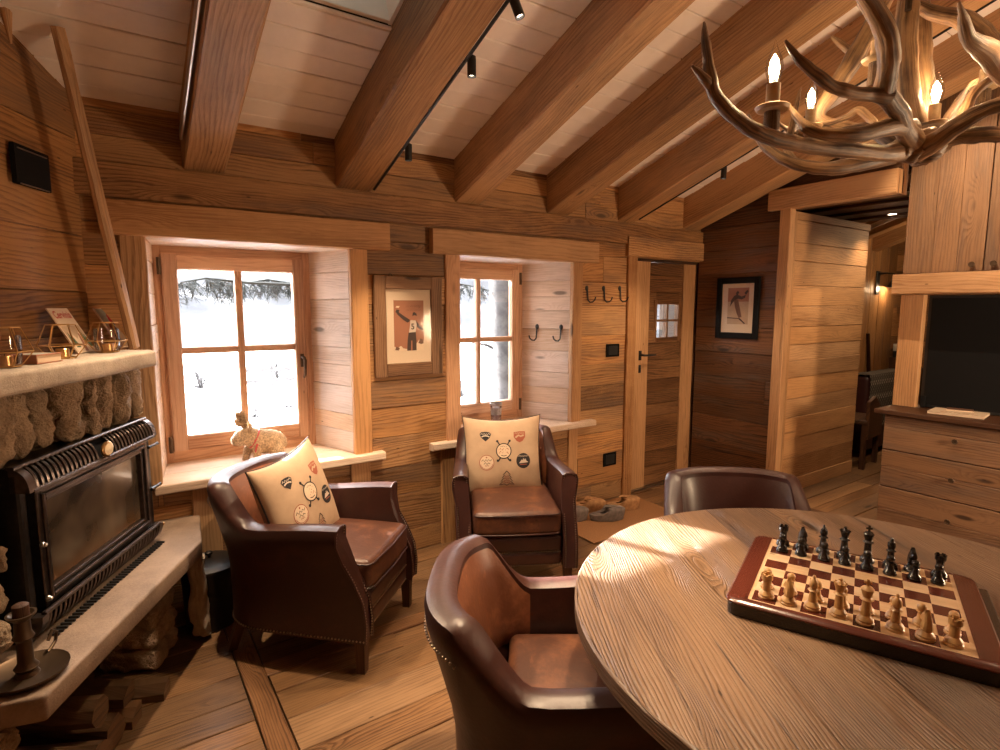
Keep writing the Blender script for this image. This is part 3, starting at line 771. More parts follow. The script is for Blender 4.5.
# ------------------------------------------------------------------ cast-iron stove insert
SM = LM(2.226, -1.2575, .50)       # local x along the wall, y out, z up from the ledge
st = thing('wood_stove', 'black cast-iron stove insert with ribbed vents and smoky, lit-looking glass', 'stove', SM)
def spart(mb, name, mats, parent=st, label=None): return mb.build(name, mats, parent, label)
HW = .402
b = MB()
b.boxm(Matrix(), -HW, HW, -.10, -.022, .0, .565, ch=.006)
b.box(-HW, -HW + .035, -.03, .0, .03, .54, 'z', ch=.006); b.box(HW - .035, HW, -.03, .0, .03, .54, 'z', ch=.006)
spart(b, 'body', M['iron'])
def vent(z0, z1, flip, name):
    # curved ribbed grille: hood that rolls outwards
    b = MB(); n = 30
    prof = []
    for i in range(9):
        a = i / 8 * pi / 2; prof.append((-.022 + .05 * sin(a) if not flip else -.022 + .05 * sin(a), (z1 - (z1 - z0) * (1 - cos(a))) if not flip else (z0 + (z1 - z0) * (1 - cos(a)))))
    def fn(u, v):
        i = min(7, int(v * 8)); t = v * 8 - i; y = prof[i][0] * (1 - t) + prof[i + 1][0] * t; z = prof[i][1] * (1 - t) + prof[i + 1][1] * t
        return (-HW + .03 + (2 * HW - .06) * u, y - .012, z)
    b.grid(fn, 2, 12, 1)
    for k in range(n):
        x = -HW + .045 + (2 * HW - .09) * k / (n - 1)
        if not flip and abs(x - .02) < .034: continue
        b.tube([(x, p[0], p[1]) for p in prof], .0065, 6)
    ends = [(-HW, -HW + .032), (HW - .032, HW)]
    for (a, c) in ends:
        poly = [(-.022, z0), (-.022, z1)] + [(p[0] + .006, p[1]) for p in (prof if not flip else prof[::-1])]
        b.prism([(p[0], p[1]) for p in poly], a, c, Matrix(((0, 0, 1, 0), (1, 0, 0, 0), (0, 1, 0, 0), (0, 0, 0, 1))), 0)
    if not flip: b.box(-HW, HW, -.03, -.004, z1 - .006, z1 + .008, ch=.004); b.box(-HW + .02, HW - .02, .020, .036, z0 - .008, z0 + .008, ch=.004)
    else: b.box(-HW + .02, HW - .02, .018, .034, z1 - .006, z1 + .010, ch=.004)
    return spart(b, name, [M['iron_shine'], M['blackmatte']])
vent(.487, .562, False, 'upper_vent'); vent(.012, .085, True, 'lower_vent')
b = MB(); n = 36
for k in range(n):
    x = -HW + .04 + (2 * HW - .08) * k / (n - 1); b.box(x - .004, x + .004, .02, .052, .002, .010, 'y', ch=.001)
spart(b, 'ash_comb', M['black'])
bd = MB(); R_ = Matrix.Translation((.02, .03, .520)) @ Matrix.Rotation(-pi / 2, 4, 'X')
bd.lathe([(.036, 0), (.036, .006), (.030, .010), (0.0001, .011)], R_ @ Matrix.Diagonal((1, .8, 1, 1)), 24); bo = spart(bd, 'badge', M['brass'], label='oval enamel badge with brass rim')
b = MB(); b.lathe([(.028, .0102), (.0001, .0135)], R_ @ Matrix.Diagonal((1, .8, 1, 1)), 24, cap=False); spart(b, 'badge_face', M['enamel'], bo)
# door
dr = MB()
DX0, DX1, DZ0, DZ1 = -.345, .355, .090, .480
for (o, y, w) in ((0, .012, .022), (.020, .020, .014), (.034, .010, .016)):
    a0, a1, c0, c1 = DX0 + o, DX1 - o, DZ0 + o, DZ1 - o
    dr.box(a0, a0 + w, -.02, y, c0, c1, 'z', ch=.003); dr.box(a1 - w, a1, -.02, y, c0, c1, 'z', ch=.003); dr.box(a0 + w, a1 - w, -.02, y, c0, c0 + w, 'x', ch=.003); dr.box(a0 + w, a1 - w, -.02, y, c1 - w, c1, 'x', ch=.003)
do = spart(dr, 'door', M['iron_shine'])
b = MB(); b.box(DX0 + .05, DX1 - .05, -.016, -.012, DZ0 + .05, DZ1 - .05); spart(b, 'fire_glass', M['lit_smoke'], do)
for (x, z) in ((DX0 - .012, .30), (DX0 - .012, .12)):
    b = MB(); b.ball(V((x + .012, .018, z)), .010); b.ball(V((x + .012, .026, z)), .007); spart(b, 'latch', M['steel'], do, 'bright latch stud')
for (z, m) in ((.435, 'iron'), (.245, 'iron'), (.055, 'brass')):
    b = MB(); b.tube([(HW - .02, .005, z), (HW + .045, .005, z), (HW + .062, .005, z)], [.007, .006, .008], 8); spart(b, 'side_pin', M[m], st)
b = MB(); b.tube([(-HW - .005, -.01, .02), (-HW - .03, .0, .02), (-HW - .03, .02, .03)], .006, 6); spart(b, 'air_lever', M['iron'])

# ------------------------------------------------------------------ things below and on the ledge
def log(Mx, L, r, label, split=False, seed=0):
    b = MB(); R = random.Random(seed); n = 9
    if split: poly = [(0, 0), (r * 1.3, -.1 * r), (r * 1.25, .55 * r), (r * .6, 1.15 * r), (-.1 * r, 1.2 * r)]
    else: poly = [(r * (1 + R.uniform(-.12, .12)) * cos(2 * pi * i / n), r + r * (1 + R.uniform(-.12, .12)) * sin(2 * pi * i / n)) for i in range(n)]
    b.prism(poly, 0, L, Mx @ Matrix(((0, 0, 1, 0), (1, 0, 0, 0), (0, 1, 0, 0), (0, 0, 0, 1))))
    b.build('firewood_log', M['log'], None, label, 'log', 'firewood under the hearth ledge')
log(LM(2.135, -1.42, 0) @ Matrix.Rotation(pi / 2, 4, 'Z'), .30, .055, 'split log at the front of the firewood beneath the hearth ledge', True, 1)
log(LM(2.245, -1.40, 0) @ Matrix.Rotation(pi / 2 - .1, 4, 'Z'), .32, .05, 'split log nearest the stone pier beneath the hearth ledge', True, 2)
log(LM(1.98, -1.42, 0) @ Matrix.Rotation(pi / 2, 4, 'Z'), .29, .06, 'round log left of the split logs beneath the hearth ledge', False, 3)
log(LM(2.185, -1.43, .074) @ Matrix.Rotation(pi / 2 + .1, 4, 'Z'), .28, .052, 'split log lying on top of the firewood pile', True, 4)
log(LM(1.84, -1.40, 0) @ Matrix.Rotation(pi / 2, 4, 'Z'), .30, .065, 'thick round log at the camera end of the firewood', False, 5)
log(LM(1.91, -1.40, .142) @ Matrix.Rotation(pi / 2, 4, 'Z'), .27, .05, 'round log resting on the left pile of firewood', False, 6)

bk = thing('ash_bucket', 'black lidded ash bucket on the floor below the left sill', 'bucket', TM(.312, 2.985, 0))
b = MB(); b.lathe([(.105, 0), (.115, .008), (.128, .30), (.131, .305), (.129, .30), (.12, .29)], n=32, cap=True); b.build('body', M['black'], bk)
b = MB(); b.lathe([(.136, .298), (.136, .309), (.122, .316), (.11, .322), (.05, .333), (.0001, .336)], n=32); lo = b.build('lid', M['black'], bk)
b = MB(); b.lathe([(.006, .333), (.007, .345), (.017, .352), (.017, .362), (.008, .368), (.0001, .369)], n=16); b.build('knob', M['black'], lo)
b = MB(); b.tube([(.13 * cos(pi * i / 12), 0, .26 - .09 * sin(pi * i / 12)) for i in range(13)], .004, 6)
b.v = [Matrix.Rotation(.4, 4, 'Z') @ V((v.x * 1.02, -.135 * sqrt(max(0, 1 - (v.x / .135) ** 2)) - .002, v.z)) for v in b.v]
b.build('carry_handle', M['black'], bk)

cs = thing('candlestick', 'dark iron candlestick with saucer on the near end of the hearth ledge', 'candlestick', LM(1.655, -1.165, .501) @ Matrix.Rotation(0, 4, 'Z'))
b = MB(); b.lathe([(.02, 0), (.085, .002), (.098, .012), (.100, .020), (.094, .016), (.03, .008), (.024, .02), (.03, .03), (.02, .045), (.018, .11), (.026, .12), (.02, .135), (.019, .17), (.034, .185), (.036, .19), (.03, .19), (.022, .182)], n=28); b.build('body', M['bronze'], cs)
b = MB(); b.lathe([(.020, .178), (.020, .215), (.012, .22), (.0001, .219)], n=16); b.build('candle', M['dark_wood'], cs)
b = MB(); b.tube([(.09, 0, .015), (.125, 0, .03), (.135, 0, .055), (.115, 0, .07), (.095, 0, .05)], .005, 8); b.build('finger_loop', M['bronze'], cs)

# ------------------------------------------------------------------ mantel ornaments
def lantern(Mx, glassy, label, h=.122, R=.072):
    t = thing('wire_lantern', label, 'lantern', Mx, 'wire lanterns on the mantel')
    b = MB(); n = 6
    def ring(r, z, o=0): return [V((r * cos(2 * pi * (i + o) / n), r * sin(2 * pi * (i + o) / n), z)) for i in range(n)]
    lo, mid, up = ring(R * .55, .004), ring(R, .048), ring(R * .6, h)
    for A, B in ((lo, lo), (mid, mid), (up, up)):
        for i in range(n): b.tube([A[i], B[(i + 1) % n]], .0019, 5)
    for i in range(n): b.tube([lo[i], mid[i]], .0019, 5); b.tube([mid[i], up[i]], .0019, 5)
    b.build('wire_frame', M['brass'], t)
    b = MB(); b.lathe([(R * .54, .0), (R * .54, .004), (.0001, .0045)], n=6); b.build('base_plate', M['brass'], t)
    b = MB(); b.lathe([(.021, .005), (.021, .034), (.019, .036), (.0001, .030)], n=18); b.build('tealight_cup', M['brass'], t)
    b = MB(); b.tube([(0, 0, .030), (.001, 0, .041)], .0012, 5); b.build('wick', M['ink'], t)
    if glassy:
        b = MB(); b.lathe([(.043, .006), (.045, .05), (.044, .098), (.042, .098), (.043, .05), (.041, .009)], n=24, cap=False); b.build('glass_cup', M['thin_glass'], t)
    return t
MZ = 1.367
lantern(LM(1.912, -1.315, MZ), True, 'gold wire lantern with clear glass at the camera end of the mantel')
lantern(LM(2.215, -1.33, MZ), False, 'gold wire lantern without glass beside the box on the mantel')
lantern(LM(2.512, -1.335, MZ), True, 'gold wire lantern with glass in front of the smaller poster')
bx = thing('book', 'tan book lying between two wire lanterns on the mantel', 'book', LM(2.052, -1.32, MZ) @ Matrix.Rotation(.06, 4, 'Z'))
b = MB(); b.box(-.058, .058, -.055, .05, .0, .003, ch=.001); b.box(-.058, .058, -.055, .05, .027, .030, ch=.001); b.box(-.060, -.056, -.055, .05, 0, .030, ch=.001); b.build('cover', M['sepia'], bx)
b = MB(); b.box(-.056, .054, -.052, .047, .003, .027, ch=.001); b.build('pages', M['paper'], bx)
b = MB(); b.box(-.04, .045, -.03, .035, .030, .0306, ch=.0002); b.build('cover_print', M['skyblue'], bx)

def poster(name, label, s0, s1, zt, kind):
    # leaning against the wall: origin at bottom left, x along, y up the sheet
    h = (zt - MZ) / cos(.52) ; tilt = .52
    Y = (V((0, -sin(tilt), cos(tilt)))); Nn = V((0, cos(tilt), sin(tilt)))
    o = V((s0, -1.50 + h * sin(tilt) , MZ + .003))
    T = LM(0, 0, 0) @ Matrix(((1, 0, 0, o.x), (0, Y.y, Nn.y, o.y), (0, Y.z, Nn.z, o.z), (0, 0, 0, 1)))
    w = s1 - s0
    t = thing(name, label, 'poster', T)
    b = MB(); b.box(0, w, 0, h, -.005, 0, ch=.001); b.build('board', M['paper'], t)
    def shape(pts, nm, mat, z=.0008):
        b = MB(); b.prism([(x * w, y * h) for x, y in pts], z - .0004, z); b.build(nm, M[mat], t)
    if kind == 0:
        shape([(.05, .03), (.95, .03), (.95, .97), (.05, .97)], 'print_ground', 'canvas', .0006)
        shape([(.05, .60), (.95, .60), (.95, .97), (.05, .97)], 'sky_band', 'cream', .001)
        shape([(.05, .2), (.30, .42), (.45, .30), (.70, .46), (.95, .30), (.95, .03), (.05, .03)], 'snow_slope', 'paper', .0012)
        for cx, cy in ((.14, .3), (.24, .24), (.80, .32), (.90, .24)):
            shape([(cx - .1, cy - .12), (cx + .1, cy - .12), (cx, cy + .16)], 'fir', 'green', .0016)
        shape([(.45, .03), (.62, .42), (.68, .42), (.60, .03)], 'skier', 'sepia', .0018)
        vs, fs = text_mesh('Cervinia', .155 * w * 1.6); b = MB()
        for x, y in vs: b.v.append(V((w * .5 + x + y * .12, h * .84 + y * 1.5, .0016)))
        for f in fs: b.face(f)
        b.build('lettering', M['red'], t, 'red lettering reading Cervinia')
    else:
        shape([(.05, .03), (.95, .03), (.95, .97), (.05, .97)], 'print_ground', 'canvas', .0006)
        shape([(.05, .55), (.95, .55), (.95, .97), (.05, .97)], 'sky_band', 'skyblue', .001)
        shape([(.55, .60), (.95, .48), (.95, .97), (.70, .97)], 'dark_slope', 'sepia_dark', .0014)
        shape([(.45, .66), (.62, .62), (.80, .86), (.66, .92), (.5, .8)], 'red_figure', 'red', .0018)
        shape([(.2, .5), (.6, .46), (.55, .62), (.3, .66)], 'pale_figure', 'fadedred', .0016)
poster('ski_poster', 'vintage ski poster with red Cervinia lettering leaning on the mantel wall', 2.425, 2.55, 1.545, 0)
poster('small_poster', 'smaller grey and red poster leaning beside the wooden pole', 2.735, 2.85, 1.545, 1)

# old pole standing on the mantel end, pointed stake, black wall box
pl_ = MB()
p0, p1 = LP(2.745, -1.345, 1.370), LP(2.415, -1.365, 2.585)
dd = (p1 - p0)
pl_.pq(p0, p0 + dd, .052, .035, up=LN, seg=14, jit=.0012, ch=.012)
pl_.build('wooden_pole', M['beam'], None, 'long dark wooden pole leaning in the corner from mantel to ceiling', 'pole')
b = MB(); b.tube([LP(2.300, -1.49, 2.86), LP(2.345, -1.495, 2.66), LP(2.368, -1.50, 2.50)], [.035, .026, .004], 8); b.build('pointed_stake', M['timber'], None, 'pointed wooden stake hanging on the upper left wall', 'stake')
wf = thing('wall_fixture', 'black square box with thin metal edges on the upper left wall', 'wall light', LM(2.44, -1.522, 2.08))
b = MB(); b.box(-.095, .095, -.004, .014, -.073, .073, ch=.003); b.build('body', M['blackmatte'], wf)
for z in (-.073, .055): 
    b = MB(); b.box(-.08, .08, .013, .018, z, z + .004, ch=.001); b.build('metal_edge', M['steel'], wf)
# ================================================================== leather armchairs
def smooth(t): t = max(0, min(1, t)); return t * t * (3 - 2 * t)
def chair_path():
    """centre line of the upholstered shell, from the right arm front round the back to the left arm front"""
    A, Y0, Y1, Yb = .278, .245, -.165, -.335
    sp = lambda y: .008 * smooth((y + .1) / .35)
    pts = [(A + sp(Y0 + (Y1 - Y0) * i / 9), Y0 + (Y1 - Y0) * i / 9) for i in range(9)]
    for i in range(41):
        a = pi * i / 40          # 0..pi
        c, s = cos(a), sin(a)
        pts.append((A * (1 if c >= 0 else -1) * abs(c) ** .62, Y1 + (Yb - Y1) * abs(s) ** .80))
    pts += [(-A - sp(Y1 + (Y0 - Y1) * (i + 1) / 9), Y1 + (Y0 - Y1) * (i + 1) / 9) for i in range(9)]
    return [(x * (1 - .10 * smooth((-.12 - y) / .2)), y) for x, y in pts]
def frontS(z):
    K = [(.0, .100), (.16, .105), (.26, .112), (.34, .100), (.42, .062), (.50, .016), (.57, -.002), (.62, .0), (.68, .008)]
    for (a, p), (c, q) in zip(K, K[1:]):
        if z <= c: return p + (q - p) * smooth((z - a) / (c - a))
    return K[-1][1]
ARM, BACK = .652, .788
def make_armchair(label, group, M_out, seed=0):
    c = thing('armchair', label, 'armchair', Matrix(), group)
    P = [V((x, y, 0)) for x, y in chair_path()]; n = len(P)
    secs = []; info = []
    for i, p in enumerate(P):
        t = (P[min(i + 1, n - 1)] - P[max(i - 1, 0)]).normalized(); nr = V((t.y, -t.x, 0))      # outward
        if nr.dot(p - V((0, .05, 0))) < 0: nr = -nr
        # rise from arm to wing, rounded along the back
        w = max(0, min(1, (-.155 - p.y) / .125)) ** 1.9
        top = ARM - .026 * smooth((.24 - p.y) / .4) + (BACK - ARM + .026) * w + .012 * (1 - min(1, abs(p.x) / .28) ** 2) * w
        th = .072 + .006 * w
        lean = (.026 + .034 * abs(nr.y)) * w + .014
        fr = smooth((p.y + .06) / .28)
        zs = [.155, .24, .33, .42, .50, top - .075, top - .035]
        prof = []
        for z in zs: prof.append((th / 2 + (.012 if z > top - .09 else 0), z))
        prof += [(th / 2 + .004, top - .010), (th * .22, top), (-th * .22, top), (-th / 2, top - .012)]
        for z in reversed(zs): prof.append((-th / 2, z))
        ring = []
        for o, z in prof:
            q = p + nr * (o + lean * smooth((z - .36) / .46) * (1 if True else 0))
            if p.y > -.06: q = q + V((0, fr * frontS(z), 0))
            q.z = z; ring.append(q)
        secs.append(ring); info.append((p, nr, top, w))
    m = len(secs[0]); b = MB(); base = 0; sd = seed + .5
    for r in secs: b.v += r
    for i in range(n - 1):
        for j in range(m - 1):
            b.face((i * m + j, (i + 1) * m + j, (i + 1) * m + j + 1, i * m + j + 1), None, 1 if j >= 10 and j < 14 and False else 0, True)
        b.face((i * m + m - 1, (i + 1) * m + m - 1, (i + 1) * m, i * m), None, 0, False)
    b.face([j for j in range(m)], None, 0); b.face([(n - 1) * m + j for j in reversed(range(m))], None, 0)
    shell = b.build('shell', M_out, c, angle=50)
    # welted, nail-studded front faces of the arms
    def nail(p, d): nails.ball(p, .0042, 4, sq=(1, 1, 1))
    def run(pts, step=.0125):
        acc = 0
        for a, q in zip(pts, pts[1:]):
            L = (q - a).length
            while acc < L: nail(a + (q - a) * (acc / L), None); acc += step
            acc -= L
    for r in (secs[0], secs[-1]):
        nails = MB(); pip = MB()
        f = [p + V((0, .003, 0)) for p in r]; cen = sum(f, V()) / len(f)
        ins = [q + (V((cen.x, q.y, q.z)) - q).normalized() * .008 for q in f]
        run(ins[0:9]); run(ins[9:18])
        pip.tube([q + V((0, .001, 0)) for q in f], .0045, 6)
        part(nails, 'nailhead_trim', M['brassnail'], c, label='rows of small metal nailheads on the arm front'); part(pip, 'welt', M_out, c)
    nails = MB(); run([secs[i][0] + info[i][1] * .002 + V((0, 0, .012)) for i in range(n)], .016)
    part(nails, 'nailhead_trim', M['brassnail'], c, label='nailhead row round the bottom edge')
    nails = MB(); run([secs[i][5] + info[i][1] * .0035 + V((0, 0, -.012)) for i in range(n) if info[i][3] > .80], .0135)
    part(nails, 'nailhead_trim', M['brassnail'], c, label='nailhead row below the back roll')
    # inner back pad and seat
    b = MB()
    def fnb(u, v):
        i = u * (n - 19) + 9; k = int(min(i, n - 10)); k = max(9, min(n - 10, k)); p, nr, top, w = info[k]
        z = .44 + (top - .03 - .44) * v; bul = .022 * sin(pi * min(1, max(0, u))) ** .5 * sin(pi * v) ** .6
        lean = (.026 + .034 * abs(nr.y)) * w + .014
        q = p + nr * (-.039 + lean * smooth((z - .36) / .46) - bul); q.z = z; return q
    b.grid(fnb, n - 18, 10); part(b, 'inner_back', M['leather_lit'], c)
    b = MB()
    def crown(q):
        f = max(0, 1 - (q.x / .26) ** 2) * max(0, 1 - (q.y / .30) ** 2)
        return q + V((0, .012 * (1 - (q.x / .25) ** 2) if q.y > .2 else 0, .022 * f * (1 if q.z > 0 else .2))) + noise.noise_vector(q * 9 + V((seed, 0, 0))) * .004
    b.rbox(Matrix.Translation((0, .055, .405)), (.475), .575, .135, .034, 10, fn=crown); sc = part(b, 'seat_cushion', M['leather_seat'], c)
    b = MB()
    for z in (.458, .352):
        pts = [(-.231, -.2, z), (-.231, .33, z), (-.21, .349, z), (0, .359, z), (.21, .349, z), (.231, .33, z), (.231, -.2, z)]
        b.tube(pts, .0045, 6)
    part(b, 'piping', M['leather'], sc)
    b = MB()
    for z0, z1, y in ((.245, .335, .338), (.165, .243, .333)):
        b.rbox(Matrix.Translation((0, .05, (z0 + z1) / 2)), (.485), .56 + (y - .33) * 2, z1 - z0, .02, 7)
    part(b, 'apron', M['leather'], c)
    for z in (.246, .170):
        nl = MB()
        for k in range(38): nl.ball(V((-.232 + .464 * k / 37, .333 if z > .2 else .329, z)), .0042, 4)
        part(nl, 'nailhead_trim', M['brassnail'], c, label='nailhead row across the seat front')
    for sx in (-1, 1):
        b = MB(); b.lathe([(.026, 0), (.034, .20), (.034, .23)], Matrix.Translation((sx * .276, .318, 0)) @ Matrix.Rotation(pi / 4, 4, 'Z'), 4); part(b, 'leg', M['dark_wood'], c)
        b = MB(); b.tube([(sx * .24, -.335, 0), (sx * .225, -.27, .20)], [.024, .032], 4); part(b, 'leg', M['dark_wood'], c)
    return c
M['brassnail'] = plain('nailhead', (.34, .27, .21), .35, metal=.9)
def place(c, x, y, fx, fy): c.matrix_world = TM(x, y, 0, atan2(-fx, fy))
c1 = make_armchair('oxblood leather armchair below the left window, seen from its side', 'leather armchairs', M['leather'], 1)
place(c1, .998 - .345 * .707, 2.366 + .345 * .707, .707, -.707)
def dup_chair(label):
    c = copy_tree(c1); c['label'] = label; return c
c2 = dup_chair('leather armchair facing us in front of the right window'); place(c2, 1.869, 2.624, -.485, -.875)
c3 = dup_chair('nearest leather armchair tucked under the round table, its inner back coloured as lit'); place(c3, 1.076, 1.128, .80, -.60)
c4 = dup_chair('leather armchair on the far side of the round table, only its back showing'); place(c4, 2.342 - .395 * .64, 1.522 - .395 * .76, -.64, -.76)
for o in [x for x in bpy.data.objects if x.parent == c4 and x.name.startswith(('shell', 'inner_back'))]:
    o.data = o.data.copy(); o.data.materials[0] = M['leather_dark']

# ------------------------------------------------------------------ cushions with printed badges
def cushion(label, Mx, seed=0):
    H, T = .238, .085
    def surf(a, b_, side=1):
        e = (max(0, (1 - a * a)) * max(0, (1 - b_ * b_))) ** .42
        x = H * a * (1 - .075 * (1 - b_ * b_) * abs(a) ** 2); y = H * b_ * (1 - (.13 if b_ > 0 else .05) * (1 - a * a) * abs(b_) ** 2)
        z = side * T * e + noise.noise(V((a * 2.1 + seed, b_ * 2.1, side))) * .008 * e
        return V((x, y, z))
    t = thing('cushion', label, 'cushion', Mx, 'printed cushions on the armchairs')
    b = MB(); N_ = 25
    def cheb(u): return -cos(pi * u)
    b.grid(lambda u, v: surf(cheb(u), cheb(v), 1), N_, N_); b.grid(lambda u, v: surf(cheb(u), cheb(v), -1), N_, N_, flip=True)
    b.build('cover', M['canvas'], t, angle=80)
    edge = [surf(-1 + 2 * i / 16, 1) for i in range(16)] + [surf(1, 1 - 2 * i / 16) for i in range(16)] + [surf(1 - 2 * i / 16, -1) for i in range(16)] + [surf(-1, -1 + 2 * i / 16) for i in range(16)]
    b = MB(); b.tube(edge, .0042, 6, closed=True); b.build('piping', M['ink'], t, 'dark piping')
    def lift(p, z): q = surf(max(-.97, min(.97, p[0])), max(-.97, min(.97, p[1]))); return V((q.x, q.y, q.z + z))
    class Em:
        def __init__(s): s.b = MB(); s.lv = 0
        def poly(s, pts, mi=0, dz=0.0):
            n = len(pts); cx = sum(p[0] for p in pts) / n; cy = sum(p[1] for p in pts) / n
            base = len(s.b.v); z = .0012 + dz
            rings = 3
            for k in range(1, rings + 1):
                for p in pts: s.b.v.append(lift((cx + (p[0] - cx) * k / rings, cy + (p[1] - cy) * k / rings), z))
            s.b.v.append(lift((cx, cy), z)); ce = len(s.b.v) - 1
            for i in range(n):
                j = (i + 1) % n; s.b.face((ce, base + i, base + j), None, mi)
                for k in range(rings - 1): s.b.face((base + k * n + i, base + (k + 1) * n + i, base + (k + 1) * n + j, base + k * n + j), None, mi)
        def line(s, pts, w, mi=0, dz=0.0004, closed=False):
            P = [V((p[0], p[1], 0)) for p in pts]
            if closed: P.append(P[0])
            Q = []
            for a, c in zip(P, P[1:]):
                m = max(1, int((c - a).length / .05))
                Q += [a + (c - a) * k / m for k in range(m)]
            Q.append(P[-1]); base = len(s.b.v)
            for i, p in enumerate(Q):
                d = (Q[min(i + 1, len(Q) - 1)] - Q[max(i - 1, 0)]).normalized(); nn = V((-d.y, d.x, 0)) * w / 2
                for q in (p - nn, p + nn): s.b.v.append(lift((q.x, q.y), .0012 + dz))
            for i in range(len(Q) - 1): s.b.face((base + 2 * i, base + 2 * i + 2, base + 2 * i + 3, base + 2 * i + 1), None, mi)
        def script(s, x0, x1, y, h, w, mi, sd):
            R = random.Random(sd); n = int((x1 - x0) / (h * .55)); pts = []
            for i in range(n + 1): pts.append((x0 + (x1 - x0) * i / n, y + (h * R.uniform(.2, .6) if i % 2 else -h * R.uniform(.2, .5))))
            s.line(pts, w, mi)
        def done(s, nm, mats, lb): s.b.build(nm, [M[k] for k in mats], t, lb)
    circ = lambda cx, cy, r, n=26: [(cx + r * cos(2 * pi * i / n), cy + r * sin(2 * pi * i / n)) for i in range(n)]
    e = Em(); cx, cy = -.45, .49
    e.poly([(cx - .15, cy + .07), (cx - .10, cy + .12), (cx, cy + .13), (cx + .10, cy + .12), (cx + .15, cy + .07), (cx + .11, cy - .03), (cx, cy - .13), (cx - .11, cy - .03)])
    e.script(cx - .12, cx + .12, cy + .065, .05, .016, 1, 3); e.line([(cx - .10, cy - .01), (cx - .05, cy + .015), (cx, cy + .02), (cx + .05, cy + .015), (cx + .10, cy - .01)], .03, 1); e.done('emblem', ['ink', 'inkwhite'], 'black shield emblem with pale lettering')
    e = Em(); cx, cy = .42, .47
    e.poly([(cx - .15, cy + .12), (cx, cy + .14), (cx + .15, cy + .13), (cx + .15, cy - .02), (cx + .08, cy - .12), (cx, cy - .16), (cx - .08, cy - .12), (cx - .15, cy - .02)])
    e.line([(cx - .11, cy - .03), (cx - .03, cy + .03), (cx + .03, cy - .0), (cx + .11, cy + .03)], .045, 1); e.script(cx - .12, cx + .12, cy + .085, .04, .014, 1, 5); e.done('emblem', ['fadedred', 'canvas'], 'faded red shield emblem')
    e = Em(); cx, cy = .0, .11
    e.line([(cx - .15, cy + .24), (cx + .14, cy - .25)], .03, 0, 0); e.line([(cx + .15, cy + .24), (cx - .14, cy - .25)], .03, 0, 0)
    for q in ((-.155, .25), (.155, .25), (.155, -.235), (-.155, -.235)): e.poly(circ(cx + q[0], cy + q[1], .032, 10), 0, .0002)
    e.poly(circ(cx, cy, .185), 2, .0004); e.line(circ(cx, cy, .185), .024, 0, .0006, True)
    e.script(cx - .13, cx + .13, cy + .045, .07, .018, 1, 7); e.script(cx - .12, cx + .12, cy - .045, .07, .018, 1, 8); e.script(cx - .08, cx + .08, cy + .11, .04, .012, 0, 9); e.line([(cx - .07, cy - .11), (cx, cy - .125), (cx + .07, cy - .11)], .016, 0, .0006); e.done('emblem', ['ink', 'fadedred', 'paper'], 'round badge on crossed ski poles with red script')
    e = Em(); cx, cy = -.44, -.17
    e.poly(circ(cx, cy, .185), 2, 0); e.line(circ(cx, cy, .185), .016, 1, .0004, True); e.line([circ(cx, cy, .16)[k] for k in range(14, 26)], .012, 1, .0004); e.script(cx - .13, cx + .13, cy + .055, .06, .014, 0, 11); e.script(cx - .07, cx + .09, cy - .02, .06, .014, 0, 12); e.script(cx - .04, cx + .05, cy - .08, .04, .014, 1, 13); e.poly(circ(cx, cy + .13, .02, 8), 1, .0004); e.done('emblem', ['ink', 'fadedred', 'paper'], 'round cream badge with red rim')
    e = Em(); cx, cy = .50, -.15
    e.poly(circ(cx, cy, .19)); e.poly([(cx - .12, cy - .06), (cx - .05, cy + .03), (cx - .02, cy - .0), (cx, cy + .07), (cx + .03, cy + .01), (cx + .05, cy + .06), (cx + .08, cy + .0), (cx + .14, cy - .04), (cx, cy - .055)], 1, .0005)
    e.script(cx - .13, cx + .12, cy + .115, .04, .012, 1, 14); e.line([(cx - .09, cy - .09), (cx + .09, cy - .09)], .02, 2); e.done('emblem', ['ink', 'inkwhite', 'fadedred'], 'round black badge with pale mountains')
    e = Em(); cx, cy = .06, -.58
    tree = [(0, .19), (.09, .09), (.05, .09), (.12, .01), (.07, .01), (.15, -.08), (.09, -.08), (.19, -.17), (.06, -.15), (0, -.19), (-.06, -.15), (-.19, -.17), (-.09, -.08), (-.15, -.08), (-.07, .01), (-.12, .01), (-.05, .09), (-.09, .09)]
    e.line([(cx + p[0], cy + p[1]) for p in tree], .018, 0, 0, True)
    for k, y in enumerate((.045, -.005, -.055, -.105)): e.script(cx - .05 - .01 * k, cx + .05 + .01 * k, cy + y, .04, .018, 1, 20 + k)
    e.done('emblem', ['ink', 'fadedred'], 'fir tree outline emblem with red script')
    return t
def cush_matrix(c, x, y, z, tilt, yaw=0.0, roll=0.0):
    # cushion local: x right, y up, z out.  chair local: facing +y
    B = Matrix(((-1, 0, 0, 0), (0, 0, 1, 0), (0, 1, 0, 0), (0, 0, 0, 1)))     # x->-x, y->z, z->y
    return c.matrix_world @ Matrix.Translation((x, y, z)) @ Matrix.Rotation(yaw, 4, 'Z') @ Matrix.Rotation(tilt, 4, 'X') @ B @ Matrix.Rotation(roll, 4, 'Z')
cushion('printed cushion on the armchair below the left window, one corner up', cush_matrix(c1, .03, -.10, .650, .30, -.08, .10), 3)
cushion('printed cushion standing upright on the armchair facing us', cush_matrix(c2, .035, -.13, .662, .22, .0, .01), 9)
